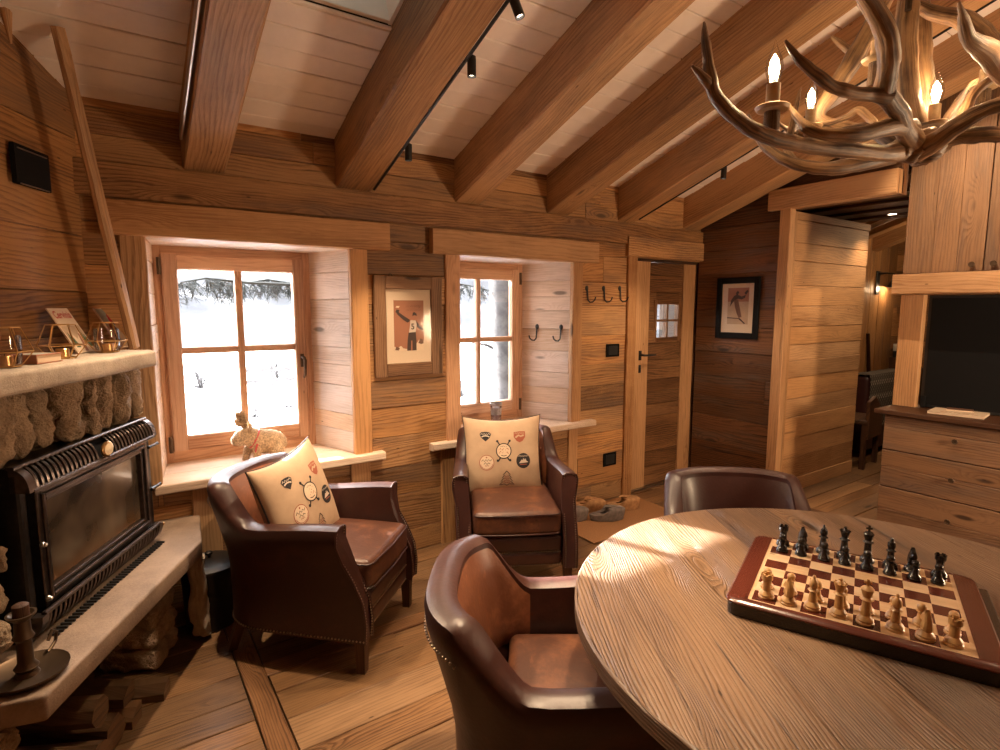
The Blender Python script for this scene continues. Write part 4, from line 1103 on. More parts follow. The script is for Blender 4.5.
# ================================================================== round table
TC = V((1.594, .591, 0)); TR = .781; TZ = .76
tb = thing('round_table', 'large round table of wide brushed planks', 'table', TM(TC.x, TC.y, 0))
b = MB()
ga = radians(57.5)                 # plank direction in plan
ca, sa = cos(ga), sin(ga)
R = random.Random(5); v0 = -TR
rows = []
while v0 < TR - .01:
    w = R.uniform(.17, .25); v1 = min(TR, v0 + w)
    if TR - v1 < .06: v1 = TR
    rows.append((v0, v1)); v0 = v1
for (a, c) in rows:
    sd = R.random() * 300; of = R.random() * 20
    nseg = 14; vs = [a + (c - a) * i / 6 for i in range(7)]
    g = .0007
    vs[0] += g if a > -TR + .001 else .0; vs[-1] -= g if c < TR - .001 else 0
    topr = []
    for v in vs:
        ch = sqrt(max(0, (TR - .006) ** 2 - v * v)); topr.append([(-ch + 2 * ch * k / nseg, v) for k in range(nseg + 1)])
    base = len(b.v)
    for r in topr:
        for (x, y) in r: b.v.append(V((x * ca - y * sa, x * sa + y * ca, TZ)))
    K = nseg + 1
    for i in range(6):
        for k in range(nseg):
            q = (base + i * K + k, base + i * K + k + 1, base + (i + 1) * K + k + 1, base + (i + 1) * K + k)
            uv = [(topr[j // K][j % K][0] + of, topr[j // K][j % K][1] + 3, sd) for j in [t - base for t in q]]
            b.face(q, uv)
n = 96; rp = [(TR - .006, TZ), (TR, TZ - .006), (TR, TZ - .044), (TR - .006, TZ - .05)]
base = len(b.v)
for r, z in rp:
    for j in range(n): b.v.append(V((r * cos(2 * pi * j / n), r * sin(2 * pi * j / n), z)))
for i in range(3):
    for j in range(n):
        j2 = (j + 1) % n; c0 = j / n * 2 * pi * TR; c1 = (j + 1) / n * 2 * pi * TR
        b.face((base + i * n + j, base + (i + 1) * n + j, base + (i + 1) * n + j2, base + i * n + j2), [(c0, rp[i][1], 5), (c0, rp[i + 1][1], 5), (c1, rp[i + 1][1], 5), (c1, rp[i][1], 5)], 0, True)
b.face([base + 3 * n + j for j in reversed(range(n))], None)
b.build('tabletop', M['table'], tb)
b = MB(); b.lathe([(.36, .68), (.36, .71)], n=32); b.build('apron', M['table'], tb)
b = MB(); b.lathe([(.10, .06), (.12, .10), (.09, .16), (.075, .30), (.085, .45), (.12, .60), (.14, .69)], n=28); b.build('pedestal', M['table'], tb)
for k in range(4):
    b = MB(); a = k * pi / 2 + .4; b.tube([(.07 * cos(a), .07 * sin(a), .13), (.22 * cos(a), .22 * sin(a), .10), (.40 * cos(a), .40 * sin(a), .035)], [.05, .045, .03], 6); b.build('foot', M['table'], tb)

# ------------------------------------------------------------------ chess board and men
CA = atan2(.173, .412)                     # rank direction (white towards black) in plan
CU = V((cos(CA), sin(CA), 0))              # from white to black
CF = V((sin(CA), -cos(CA), 0))             # along the files, left to right
CC = (V((1.311, .773, 0)) + V((1.89, .529, 0))) / 2
BZ = .806
CM = Matrix(((CF.x, CU.x, 0, CC.x), (CF.y, CU.y, 0, CC.y), (0, 0, 1, TZ + .0005), (0, 0, 0, 1)))
q = .0553
cb = thing('chess_board', 'reddish chess board with a wide rounded rim on the round table', 'chess board', CM)
def rrect(hx, hy, r, n=5):
    out = []
    for sx, sy, a0 in ((1, 1, 0), (-1, 1, pi / 2), (-1, -1, pi), (1, -1, 3 * pi / 2)):
        for i in range(n + 1):
            a = a0 + pi / 2 * i / n; out.append((sx * (hx - r) + r * cos(a), sy * (hy - r) + r * sin(a)))
    return out
b = MB()
def rim(hx, hy, z, r): return [(x, y, z) for x, y in rrect(hx, hy, r)]
rings = [rim(.279, .247, .031, .03), rim(.282, .250, .034, .03), rim(.282, .250, .037, .03), rim(.277, .245, .042, .03), rim(.255, .232, .0455, .02), rim(4 * q + .009, 4 * q + .007, .0455, .002), rim(4 * q + .009, 4 * q + .007, .043, .002)]
base = 0; n = len(rings[0])
for r in rings: b.v += [V(p) for p in r]
for i in range(len(rings) - 1):
    for j in range(n):
        j2 = (j + 1) % n; idx = (i * n + j, i * n + j2, (i + 1) * n + j2, (i + 1) * n + j)
        along = abs(b.v[idx[0]].x) / .282 > abs(b.v[idx[0]].y) / .25
        b.face(idx, [((b.v[k].y, b.v[k].x + b.v[k].z, 3) if along else (b.v[k].x, b.v[k].y + b.v[k].z, 8)) for k in idx], 0, True)
b.face(list(reversed(range(n))))
b.build('rim', M['rose'], cb, angle=30)
b = MB(); b.prism(rrect(.279, .247, .03), 0, .0312); b.build('box_body', M['ebony'], cb, 'black box body under the rim')
b = MB(); b.box(-4 * q - .009, 4 * q + .009, -4 * q - .007, 4 * q + .007, .030, .0440, ch=.0005); b.build('pale_border', M['maple'], cb)
bl, bd = MB(), MB()
for i in range(8):
    for j in range(8):
        t = bd if (i + j) % 2 == 0 else bl
        t.box((i - 4) * q, (i - 3) * q, (j - 4) * q, (j - 3) * q, .040, .0447, 'x', ch=.0003)
bl.build('light_squares', M['maple'], cb); bd.build('dark_squares', M['rose'], cb)
b = MB(); b.box(.262, .305, -.225, .205, .004, .030, 'y', ch=.004); b.build('drawer', M['ebony'], cb, 'black drawer sliding out at the end')
PZ = .0452
prof_base = [(.019, 0), (.0195, .004), (.017, .007), (.0185, .010), (.016, .014), (.0105, .020)]
def piece(kind, mat):
    b = MB(); extra = None; n = 20
    if kind == 'pawn': prof = [(r * .86, z * .9) for r, z in prof_base] + [(.0065, .032), (.011, .035), (.0065, .037), (.0092, .041), (.0102, .046), (.0085, .051), (.0045, .054), (.0001, .055)]
    elif kind == 'rook': prof = prof_base + [(.0095, .040), (.0105, .046), (.0135, .049), (.0135, .060), (.0105, .060), (.0102, .054), (.0001, .054)]
    elif kind == 'bishop': prof = prof_base + [(.0075, .046), (.013, .049), (.009, .052), (.0075, .054), (.0108, .062), (.0095, .071), (.005, .078), (.0035, .080), (.0045, .083), (.0025, .087), (.0001, .088)]
    elif kind == 'queen': prof = prof_base + [(.0085, .052), (.0145, .056), (.010, .059), (.0085, .062), (.0125, .078), (.0145, .082), (.011, .082), (.007, .087), (.0045, .090), (.005, .094), (.0001, .097)]
    elif kind == 'king': prof = prof_base + [(.009, .056), (.015, .060), (.0105, .063), (.009, .066), (.0135, .082), (.0145, .085), (.010, .090), (.004, .093), (.0001, .094)]
    else: prof = prof_base + [(.0105, .023), (.0001, .0235)]
    b.lathe(prof, n=n)
    if kind == 'rook':
        for k in range(5):
            a = 2 * pi * k / 5; b.boxm(Matrix.Rotation(a, 4, 'Z'), .0098, .0136, -.0045, .0045, .059, .0645, ch=.0006)
    if kind == 'queen':
        for k in range(8):
            a = 2 * pi * k / 8; b.ball(V((.0132 * cos(a), .0132 * sin(a), .0835)), .0024, 4)
    if kind == 'king':
        b.box(-.0028, .0028, -.0028, .0028, .092, .110, 'z', ch=.0006); b.box(-.0026, .0026, -.0078, .0078, .0985, .1036, 'y', ch=.0006)
    if kind == 'bishop':
        b.boxm(Matrix.Translation((.004, 0, .072)) @ Matrix.Rotation(.7, 4, 'Y'), -.001, .001, -.009, .009, -.008, .004, ch=.0003)
    if kind == 'knight':
        # horse head: side profile thickened, facing +x
        out = [(-.012, .020), (-.0135, .032), (-.0125, .044), (-.008, .056), (-.003, .063), (-.002, .069), (.001, .064), (.006, .061), (.011, .055), (.0165, .047), (.0165, .043), (.013, .041), (.008, .043), (.0045, .042), (.0035, .038), (.008, .031), (.011, .022)]
        Mx = Matrix(((1, 0, 0, 0), (0, 0, -1, 0), (0, 1, 0, 0), (0, 0, 0, 1)))
        cx, cz = 0.0, .042
        base = len(b.v); k = len(out)
        for sc, y in ((.72, -.0082), (1, -.0048), (1, .0048), (.72, .0082)):
            for x, z in out: b.v.append(V((cx + (x - cx) * sc, y * (1.25 - (z - .02) * 9 if z < .06 else .8), cz + (z - cz) * sc)))
        for i in range(3):
            for j in range(k):
                j2 = (j + 1) % k; b.face((base + i * k + j, base + i * k + j2, base + (i + 1) * k + j2, base + (i + 1) * k + j), None, 0, False)
        b.face([base + j for j in range(k)]); b.face([base + 3 * k + j for j in reversed(range(k))])
        b.ball(V((.0065, -.0066, .052)), .0016, 4); b.ball(V((.0065, .0066, .052)), .0016, 4)
    return b.build('chess_' + kind, mat, angle=35)
order = ['rook', 'knight', 'bishop', 'queen', 'king', 'bishop', 'knight', 'rook']
protos = {}
filew = ['at the far left corner of the board', 'second from the left', 'third from the left', 'fourth from the left', 'fifth from the left', 'sixth from the left', 'seventh from the left', 'at the right end']
near = {'white': 'nearest the camera', 'black': 'along the far edge of the board'}
for colr, mt, r0, r1, fac in (('white', 'box', 0, 1, 1), ('black', 'ebony', 7, 6, -1)):
    word = 'pale boxwood' if colr == 'white' else 'shiny black'
    for i in range(8):
        for kind, rank in ((order[i], r0), ('pawn', r1)):
            key = (kind, colr)
            if key not in protos: protos[key] = piece(kind, M[mt]); o = protos[key]
            else: o = protos[key].copy(); COL.objects.link(o)
            R = random.Random(i * 7 + rank)
            x, y = (i - 3.5) * q + R.uniform(-.004, .004), (rank - 3.5) * q + R.uniform(-.004, .004)
            o.matrix_world = CM @ Matrix.Translation((x, y, PZ)) @ Matrix.Rotation(R.uniform(-.3, .3) + (pi / 2 if colr == 'white' else -pi / 2) + (.5 if kind == 'knight' else 0), 4, 'Z')
            if kind in ('queen', 'king'): lb = '%s chess %s %s' % (word, kind, 'in the row nearest the camera' if colr == 'white' else 'in the row along the far edge of the board')
            elif kind == 'pawn':
                behind = {'rook': ('left-hand rook', 'right-hand rook'), 'knight': ('left-hand knight', 'right-hand knight'), 'bishop': ('left-hand bishop', 'right-hand bishop'), 'queen': ('queen', 'queen'), 'king': ('king', 'king')}[order[i]][0 if i < 4 else 1]
                lb = '%s chess pawn standing before the %s %s' % (word, 'pale' if colr == 'white' else 'black', behind)
            else: lb = '%s chess %s, the %s of the two in its row' % (word, kind, 'left one' if i < 4 else 'right one')
            tag(o, lb, 'chess piece', 'pale chess men' if colr == 'white' else 'black chess men')
# ================================================================== media cabinet on the right
XC = 4.42
kb = thing('drawer_cabinet', 'wide plank drawer unit with dark top below the black screen', 'cabinet', TM(XC, 1.69, 0))
Y1 = 1.69; Y0 = -.05
MC = Matrix(((0, -1, 0, XC), (-1, 0, 0, Y1), (0, 0, 1, 0), (0, 0, 0, 1)))   # local x = towards -Y (to the right), y = out into room, z up
def cpart(mb, name, mats, parent, label=None, M_=MC):
    for i in range(len(mb.v)): mb.v[i] = M_ @ mb.v[i]
    o = mb.build(name, mats, None, label); o.parent = parent
    root = parent
    while root.parent: root = root.parent
    o.matrix_parent_inverse = (parent.matrix_world).inverted() if parent.type == 'EMPTY' else (root.matrix_world).inverted() @ Matrix() if False else Matrix()
    if parent.type == 'EMPTY': pass
    return o
b = MB(); b.box(0, 1.70, -.44, -.02, .02, .80); b.box(0, 1.70, -.40, -.05, 0, .02); cpart(b, 'carcass', M['dark_wood'], kb)
b = MB(); b.box(-.055, 1.75, -.44, .035, .813, .845, 'x', ch=.004); cpart(b, 'top', M['dark_wood'], kb, 'dark brown cabinet top')
DZ = [(.015, .296), (.302, .560), (.566, .808)]
for dk, x0 in enumerate((0, .86)):
    for k, (z0, z1) in enumerate(DZ):
        b = MB(); zm = z0 + (z1 - z0) * (.45 + .1 * k)
        b.box(x0 + .002, x0 + .84, -.02, 0, z0, zm - .001, 'x'); b.box(x0 + .002, x0 + .84, -.02, 0, zm, z1, 'x')
        o = cpart(b, 'drawer', M['cab'], kb)
        b = MB(); b.lathe([(.006, 0), (.006, .012), (.015, .018), (.017, .026), (.014, .030), (.009, .029), (.007, .027), (.0001, .028)], MC @ Matrix.Translation((x0 + .415, 0, (z0 + z1) / 2 + .01)) @ Matrix.Rotation(-pi / 2, 4, 'X'), 18); ko = b.build('knob', M['bronze'], None, 'dark round metal knob'); ko.parent = o
kb2 = thing('wall_cabinet', 'tall plank wall cupboard above the black screen', 'cabinet', TM(XC, 1.655, 1.77))
MU = Matrix(((0, -1, 0, XC), (-1, 0, 0, 1.655), (0, 0, 1, 0), (0, 0, 0, 1)))
b = MB(); b.box(.0, 1.66, -.44, -.024, 1.772, 2.99, 'z'); cpart(b, 'carcass', M['cab'], kb2, None, MU)
for k, x0 in enumerate((.002, .432, .862, 1.25)):
    b = MB(); ws = [.16, .13, .135] if k % 2 == 0 else [.10, .19, .135]; x = x0; 
    for w in ws: b.box(x, x + w - .001, -.022, 0, 1.776, 2.985, 'z', ch=.002); x += w
    o = cpart(b, 'door', M['cab'], kb2, None, MU)
    kx = x0 + .375 if k % 2 == 0 else x0 + .05
    b = MB(); b.lathe([(.006, 0), (.006, .012), (.015, .018), (.017, .026), (.014, .030), (.0001, .029)], MU @ Matrix.Translation((kx, 0, 1.815)) @ Matrix.Rotation(-pi / 2, 4, 'X'), 18); ko = b.build('knob', M['bronze'], None, 'dark round metal knob'); ko.parent = o
b = MB(); b.box(-.045, 1.70, -.44, .03, 1.64, 1.772, 'x', ch=.006, seg=6, jit=.001); cpart(b, 'shelf_beam', M['timber'], kb2, 'pale beam under the cupboard', MU)
b = MB(); b.box(4.66, 4.72, 1.60, 1.742, .847, 1.638, 'z', ch=.004); b.build('side_panel', M['timber'], None, 'upright plank beside the black screen', 'panel')
scr = thing('television_screen', 'large black screen filling the niche over the drawers', 'screen', TM(4.72, .8, .9))
b = MB(); b.box(0, .045, -.98, .79, -.05, .735, 'y', ch=.004); b.build('panel', M['black'], scr)
b = MB(); b.box(-.004, .0, -.96, .77, -.03, .715, 'y', ch=.001); b.build('display', M['blackmatte'], scr)
b = MB(); b.box(4.70, 4.715, 1.555, 1.585, .85, .93, 'z', ch=.003); b.build('socket_plate', M['blackmatte'], None, 'small dark socket plate at the foot of the screen', 'socket')
mg = thing('magazine', 'pale magazine lying on the dark cabinet top', 'magazine', TM(4.60, 1.33, .846, .12))
b = MB(); b.box(-.11, .11, -.145, .145, 0, .014, 'y', ch=.002); b.build('pages', M['paper'], mg)
b = MB(); b.box(-.112, .112, -.147, .147, .014, .0165, 'y', ch=.001); b.build('cover', M['cream'], mg)
R = random.Random(3); b = MB()
for k in range(9):
    x = -.10 + .02 * (k % 3); b.box(-.075 + .018 * (k % 2), -.067 + .018 * (k % 2), -.11 + .022 * k, -.095 + .022 * k, .0166, .0169, 'y', ch=.0001)
b.build('cover_print', M['sepia'], mg)
mg2 = thing('booklet', 'small dark edged booklet lying on top of the magazine', 'booklet', TM(4.66, 1.34, .8632, .3))
b = MB(); b.box(-.045, .045, -.07, .07, 0, .008, 'y', ch=.001); b.build('pages', M['paper'], mg2); b = MB(); b.box(-.046, .046, -.071, .071, .008, .0092, 'y', ch=.0005); b.build('cover', M['sepia_mid'], mg2)

# ================================================================== antler chandelier
ANT = {
'a1':[(1.615,0.609,1.926,0.0300),(1.495,0.615,1.903,0.0240),(1.379,0.632,1.896,0.0210),(1.246,0.662,1.892,0.0200),(1.135,0.690,1.901,0.0190),(1.075,0.710,1.923,0.0180),(1.022,0.727,1.961,0.0170),(1.002,0.734,2.001,0.0160),(1.010,0.750,2.062,0.0120),(1.018,0.762,2.098,0.0080),(1.026,0.772,2.122,0.0030)],
'a1t':[(1.009,0.733,1.981,0.0140),(0.983,0.734,1.994,0.0110),(0.964,0.737,2.005,0.0080),(0.949,0.736,2.012,0.0030)],
'a2':[(1.677,0.620,1.949,0.0320),(1.586,0.652,1.916,0.0270),(1.474,0.688,1.886,0.0220),(1.407,0.721,1.879,0.0190),(1.351,0.761,1.895,0.0170),(1.319,0.800,1.931,0.0140),(1.318,0.833,1.983,0.0100),(1.318,0.850,2.019,0.0030)],
'a2t':[(1.364,0.752,1.892,0.0140),(1.370,0.777,1.926,0.0110),(1.399,0.788,1.971,0.0100),(1.434,0.799,2.040,0.0090),(1.469,0.807,2.099,0.0030)],
'a3':[(1.575,0.590,1.938,0.0300),(1.488,0.578,1.949,0.0260),(1.411,0.559,1.963,0.0240),(1.331,0.556,1.985,0.0240),(1.303,0.543,2.011,0.0240),(1.272,0.530,2.036,0.0250),(1.234,0.525,2.070,0.0240),(1.181,0.529,2.102,0.0210),(1.124,0.536,2.131,0.0160),(1.076,0.548,2.158,0.0060)],
'a3t':[(1.335,0.552,1.978,0.0220),(1.297,0.566,1.978,0.0180),(1.243,0.578,1.974,0.0160),(1.186,0.594,1.982,0.0150),(1.131,0.610,2.007,0.0130),(1.100,0.623,2.030,0.0090),(1.078,0.628,2.048,0.0030)],
'a4':[(1.547,0.588,1.961,0.0280),(1.418,0.575,1.939,0.0240),(1.315,0.593,1.910,0.0190),(1.244,0.629,1.908,0.0160),(1.217,0.649,1.920,0.0140),(1.210,0.670,1.946,0.0100),(1.210,0.685,1.972,0.0030)],
'a5':[(1.812,0.656,1.999,0.0260),(1.796,0.742,2.008,0.0200),(1.765,0.809,1.993,0.0180),(1.712,0.871,1.998,0.0160),(1.674,0.929,2.050,0.0130),(1.641,0.970,2.090,0.0040)],
'a5t':[(1.796,0.742,2.008,0.0160),(1.800,0.771,2.059,0.0140),(1.788,0.810,2.106,0.0130),(1.779,0.839,2.094,0.0110),(1.732,0.868,2.076,0.0100),(1.694,0.894,2.076,0.0030)],
'a6':[(1.866,0.771,2.035,0.0240),(1.820,0.857,2.075,0.0260),(1.773,0.918,2.110,0.0260),(1.797,0.889,2.183,0.0300),(1.827,0.855,2.263,0.0340),(1.857,0.823,2.354,0.0320),(1.877,0.796,2.435,0.0260),(1.913,0.784,2.516,0.0100)],
'a6t':[(1.839,0.834,2.258,0.0200),(1.832,0.868,2.295,0.0150),(1.818,0.895,2.327,0.0110),(1.812,0.914,2.349,0.0030)],
'a7':[(1.745,0.655,2.012,0.0400),(1.739,0.669,2.078,0.0360),(1.739,0.679,2.152,0.0340),(1.743,0.690,2.242,0.0340),(1.757,0.695,2.341,0.0320),(1.767,0.702,2.439,0.0260),(1.771,0.700,2.531,0.0120)],
'a7b':[(1.821,0.654,2.024,0.0360),(1.835,0.669,2.113,0.0320),(1.844,0.688,2.202,0.0340),(1.861,0.703,2.301,0.0340),(1.872,0.722,2.401,0.0320),(1.849,0.750,2.488,0.0260),(1.822,0.792,2.564,0.0100)],
'a8':[(1.628,0.601,1.926,0.0340),(1.594,0.551,1.932,0.0280),(1.576,0.506,1.952,0.0240),(1.573,0.462,1.970,0.0210),(1.585,0.418,1.983,0.0200),(1.616,0.378,2.015,0.0170),(1.649,0.352,2.076,0.0130),(1.675,0.343,2.140,0.0040)],
'a8t':[(1.582,0.433,1.979,0.0170),(1.572,0.407,2.008,0.0140),(1.561,0.396,2.052,0.0100),(1.553,0.395,2.086,0.0030)],
'a9':[(1.690,0.611,1.953,0.0300),(1.725,0.564,1.963,0.0260),(1.771,0.509,1.965,0.0240),(1.807,0.458,1.959,0.0220),(1.871,0.407,1.986,0.0180),(1.925,0.379,2.053,0.0130),(1.948,0.373,2.120,0.0040)],
'a10':[(1.771,0.445,2.034,0.0180),(1.679,0.465,2.073,0.0280),(1.600,0.474,2.101,0.0300),(1.519,0.482,2.109,0.0180),(1.473,0.481,2.134,0.0130),(1.430,0.476,2.152,0.0030)],
'a10b':[(1.850,0.439,2.027,0.0200),(1.771,0.445,2.034,0.0260),(1.781,0.501,2.132,0.0340),(1.806,0.544,2.204,0.0340),(1.815,0.596,2.271,0.0280),(1.812,0.651,2.304,0.0220),(1.808,0.711,2.358,0.0170),(1.804,0.758,2.413,0.0060)],
'a11':[(1.838,0.634,1.965,0.0220),(1.912,0.642,2.037,0.0220),(1.996,0.644,2.112,0.0220),(2.055,0.637,2.173,0.0140),(2.101,0.635,2.204,0.0030)],
'a12':[(1.832,0.593,1.995,0.0200),(1.857,0.585,2.057,0.0170),(1.894,0.579,2.106,0.0150),(1.951,0.559,2.151,0.0140),(2.022,0.542,2.202,0.0100),(2.053,0.527,2.244,0.0030)],
'a13':[(1.673,0.645,1.943,0.0260),(1.668,0.705,1.995,0.0200),(1.673,0.755,2.024,0.0180),(1.655,0.803,2.017,0.0160),(1.633,0.843,2.023,0.0120),(1.608,0.875,2.043,0.0040)],
}
ch = thing('antler_chandelier', 'chandelier of interlocked antlers with flame shaped bulbs', 'chandelier', Matrix())
def spline(pts, per=6):
    P = [V(p[:3]) for p in pts]; Rr = [p[3] for p in pts]; out = []; rad = []
    P = [P[0] * 2 - P[1]] + P + [P[-1] * 2 - P[-2]]; n = len(pts)
    for i in range(n - 1):
        p0, p1, p2, p3 = P[i:i + 4]
        for k in range(per):
            t = k / per
            out.append(.5 * ((2 * p1) + (p2 - p0) * t + (2 * p0 - 5 * p1 + 4 * p2 - p3) * t * t + (3 * p1 - p0 - 3 * p2 + p3) * t ** 3))
            rad.append(Rr[i] + (Rr[i + 1] - Rr[i]) * t)
    out.append(P[-2]); rad.append(Rr[-1]); return out, rad
AS = .80
def antler(keys):
    b = MB()
    for k in keys:
        p, r = spline(ANT[k]); sd = random.random() * 30
        r = [max(.0016, x * AS * (1 + .07 * noise.noise(V((i * .55, sd, 0))))) for i, x in enumerate(r)]
        b.tube(p, r, 12, seed=sd)
    for i, v in enumerate(b.v): b.v[i] = v + noise.noise_vector(v * 42) * .0022
    return b.build('antler', M['antler'], ch, angle=60)
for ks in (('a1', 'a1t'), ('a2', 'a2t'), ('a3', 'a3t'), ('a4',), ('a5', 'a5t'), ('a6', 'a6t'), ('a7',), ('a7b',), ('a8', 'a8t'), ('a9',), ('a10', 'a10b'), ('a11',), ('a12',), ('a13',)): antler(ks)
b = MB()
for c, r, s3 in ((V((1.60, .607, 1.928)), .040, 1), (V((1.655, .60, 1.940)), .046, 2), (V((1.705, .62, 1.955)), .045, 3), (V((1.56, .612, 1.918)), .028, 4), (V((1.76, .62, 1.965)), .040, 5)):
    def fn(u, v, c=c, r=r, s3=s3):
        a, e = 2 * pi * u, -pi / 2 + pi * v; d = V((cos(a) * cos(e), sin(a) * cos(e), sin(e) * .85)); rr = r * (1 + .30 * noise.noise(d * 2.3 + V((s3, 0, 0))) + .14 * noise.noise(d * 7)); return c + d * rr
    b.grid(fn, 18, 12, closeu=True)
b.build('hub', M['antler'], ch, 'knobbly antler burr cluster', angle=60)
b = MB(); b.tube([(1.72, .68, 2.30), (1.72, .68, 3.33)], .008, 8); b.lathe([(.06, 3.30), (.05, 3.33)], Matrix.Translation((1.72, .68, 0)), 20); b.build('hanging_rod', M['bronze'], ch)
CANDLES = [((1.156, .693, 1.905), .05), ((1.675, .888, 2.010), .045), ((1.722, .748, 2.150), .05), ((1.782, .625, 1.985), .03), ((1.62, .385, 2.03), .03), ((2.03, .60, 2.12), .03)]
for i, (p, st_) in enumerate(CANDLES):
    T = Matrix.Translation(p)
    b = MB(); b.lathe([(.017, -.012), (.016, .03), (.0155, st_)], T, 16); b.build('candle_socket', M['antler'], ch)
    b = MB(); b.lathe([(.010, st_ - .004), (.030, st_), (.034, st_ + .007), (.031, st_ + .009), (.012, st_ + .008)], T, 24); b.build('drip_dish', M['candle_tube'], ch)
    b = MB(); b.lathe([(.0135, st_ + .006), (.0135, st_ + .052), (.010, st_ + .054)], T, 18); b.build('candle_sleeve', M['candle_tube'], ch)
    z = st_ + .052
    if i == 2: continue
    b = MB(); b.lathe([(.010, z), (.011, z + .006), (.0165, z + .022), (.0178, z + .032), (.0150, z + .048), (.008, z + .064), (.003, z + .078), (.0012, z + .088)], T, 20, cap=False); bo = b.build('flame_bulb', M['bulb_glass'], ch, 'clear flame shaped bulb')
    b = MB(); b.lathe([(.0001, z + .010), (.008, z + .016), (.0105, z + .030), (.008, z + .046), (.0001, z + .060)], T, 14); b.build('filament', M['bulb'], bo, 'glowing filament')
    lamp('POINT', 'bulb_light', V(p) + V((0, 0, z + .034)), 10, WARM, shadow_soft_size=.012)
# ================================================================== spotlight rails and spots
def rail(x, y0, y1, label, mat='black', dz=-.006, w=.013):
    b = MB(); zo = lambda y: roof(y, BEAM0) + .012 + dz
    b.pq((x, y0, zo(y0)), (x, y1, zo(y1)), w, .015, up=(0, ST, CT)); return b.build('track_rail', M[mat], None, label, 'light rail')
rail(1.287, 3.16, -1.6, 'black spotlight rail running up the side of the second rafter')
rail(3.451, 3.12, -1.6, 'black spotlight rail on the rafter above the plank door')
b = MB()
b.pq((.309, 3.0, roof(3.0, BEAM0) + .05), (.309, .2, roof(.2, BEAM0) + .05), .012, .05, up=(0, ST, CT)); b.build('light_strip', M['steel'], None, 'silver metal strip on the side of the leftmost rafter', 'light strip')
def spot(x, y, target, label, energy, size=70, L=.072, r=.0185, blend=.5):
    z = roof(y, BEAM0) + .012
    d = (V(target) - V((x, y, z))).normalized(); zq = d.to_track_quat('Z', 'Y').to_matrix().to_4x4()
    T = Matrix.Translation((x, y, z)) @ zq
    t = thing('track_spot', label, 'spotlight', T, 'black track spotlights')
    b = MB(); b.lathe([(.012, -.012), (r, -.008), (r, L), (r - .003, L), (r - .004, L - .012), (.0001, L - .012)], n=22); b.build('body', M['black'], t)
    b = MB(); b.lathe([(r - .0045, L - .0118), (r - .008, L - .008), (.0001, L - .007)], n=20, cap=False); b.build('lens', M['spot_lens'], t, 'glowing spotlight lens')
    b = MB(); b.tube([(0, 0, -.004), (0, 0, -.03)], .006, 8); b.build('stem', M['black'], t)
    p = V((x, y, z)) + d * (L + .004)
    lamp('SPOT', 'spot_light', p, energy, WARM2, target=p + d, spot_size=radians(size), spot_blend=blend, shadow_soft_size=.012)
spot(1.306, 1.822, (1.95, 1.0, 0), 'black track spot at the top edge of the photo, turned to the right', 60, 80)
spot(1.310, 2.127, (1.30, 2.1, 0), 'middle black track spot on the second rafter', 75, 95)
spot(1.308, 2.745, (1.34, 2.86, 0), 'lowest black track spot on the second rafter near the wall', 60, 66)
spot(3.474, 2.403, (3.40, 2.45, 0), 'single black track spot above the plank door', 45, 100)
# unseen spots further up the rails; those on the right rail are added fill
def bare_spot(x, y, target, energy, size=75):
    p = V((x, y, roof(y, BEAM0) - .10)); lamp('SPOT', 'spot_light', p, energy, WARM2, target=target, spot_size=radians(size), spot_blend=.6, shadow_soft_size=.015)
bare_spot(1.31, 1.20, (.98, 1.22, .55), 150, 46)
lamp('SPOT', 'strip_light', (.292, 2.62, roof(2.62, BEAM0) + .0), 130, WARM2, target=(.75, 1.85, 0), spot_size=radians(105), spot_blend=.9, shadow_soft_size=.02)
bare_spot(3.47, 1.30, (4.45, 1.15, 1.9), 60, 80)  # added to brighten the cabinet fronts
bare_spot(3.47, .2, (2.6, .4, .7), 22, 85)

# ================================================================== pictures on the walls
def framed(name, label, Mx, w, h, fw, mat_frame, mw, depth, wood_frame=True):
    t = thing(name, label, 'picture', Mx)
    b = MB()
    if wood_frame:
        for (x0, x1, z0, z1, ax) in ((0, fw, 0, h, 'z'), (w - fw, w, 0, h, 'z'), (fw, w - fw, 0, fw, 'x'), (fw, w - fw, h - fw, h, 'x')):
            b.box(x0, x1, 0, depth, z0, z1, ax, seg=4, jit=.0008, ch=.005)
    b.build('frame', mat_frame, t)
    b = MB(); b.box(fw - .004, w - fw + .004, .001, .008, fw - .004, h - fw + .004, ch=.0005); b.build('mat_board', M['cream'], t)
    b = MB(); b.box(fw - .002, w - fw + .002, .0145, .016, fw - .002, h - fw + .002, ch=.0003); g = b.build('glass', M['pic_glass'], t)
    return t
def flat(t, pts, mat, nm, y, ox, oz, sx, sz):
    b = MB(); P = [(ox + x * sx, oz + z * sz) for x, z in pts]
    b.prism(P, y - .0004, y, Matrix(((1, 0, 0, 0), (0, 0, 1, 0), (0, 1, 0, 0), (0, 0, 0, 1)))); return b.build(nm, M[mat], t)
def lathe2(pts): return pts
P1 = Matrix(((1, 0, 0, 1.262), (0, -1, 0, D - .026), (0, 0, 1, 1.137), (0, 0, 0, 1)))
t = framed('picture', 'old wooden frame with a sepia photo of a skier raising an arm', P1, .452, .60, .078, M['frame_old'], .0, .021)
ox, oz, sx, sz = .128, .152, .198, .305
def f1(pts, mat, nm, y): return flat(t, pts, mat, nm, y, ox, oz, sx, sz)
f1([(0, 0), (1, 0), (1, 1), (0, 1)], 'sepia', 'photo_ground', .0086)
f1([(.0, .0), (.0, .09), (.1, .06), (.22, .10), (.3, .05), (.45, .03), (.45, 0)], 'paper', 'snow_left', .0090); f1([(.62, .0), (.72, .12), (.82, .2), (.9, .22), (1, .18), (1, 0)], 'paper', 'snow_right', .0090)
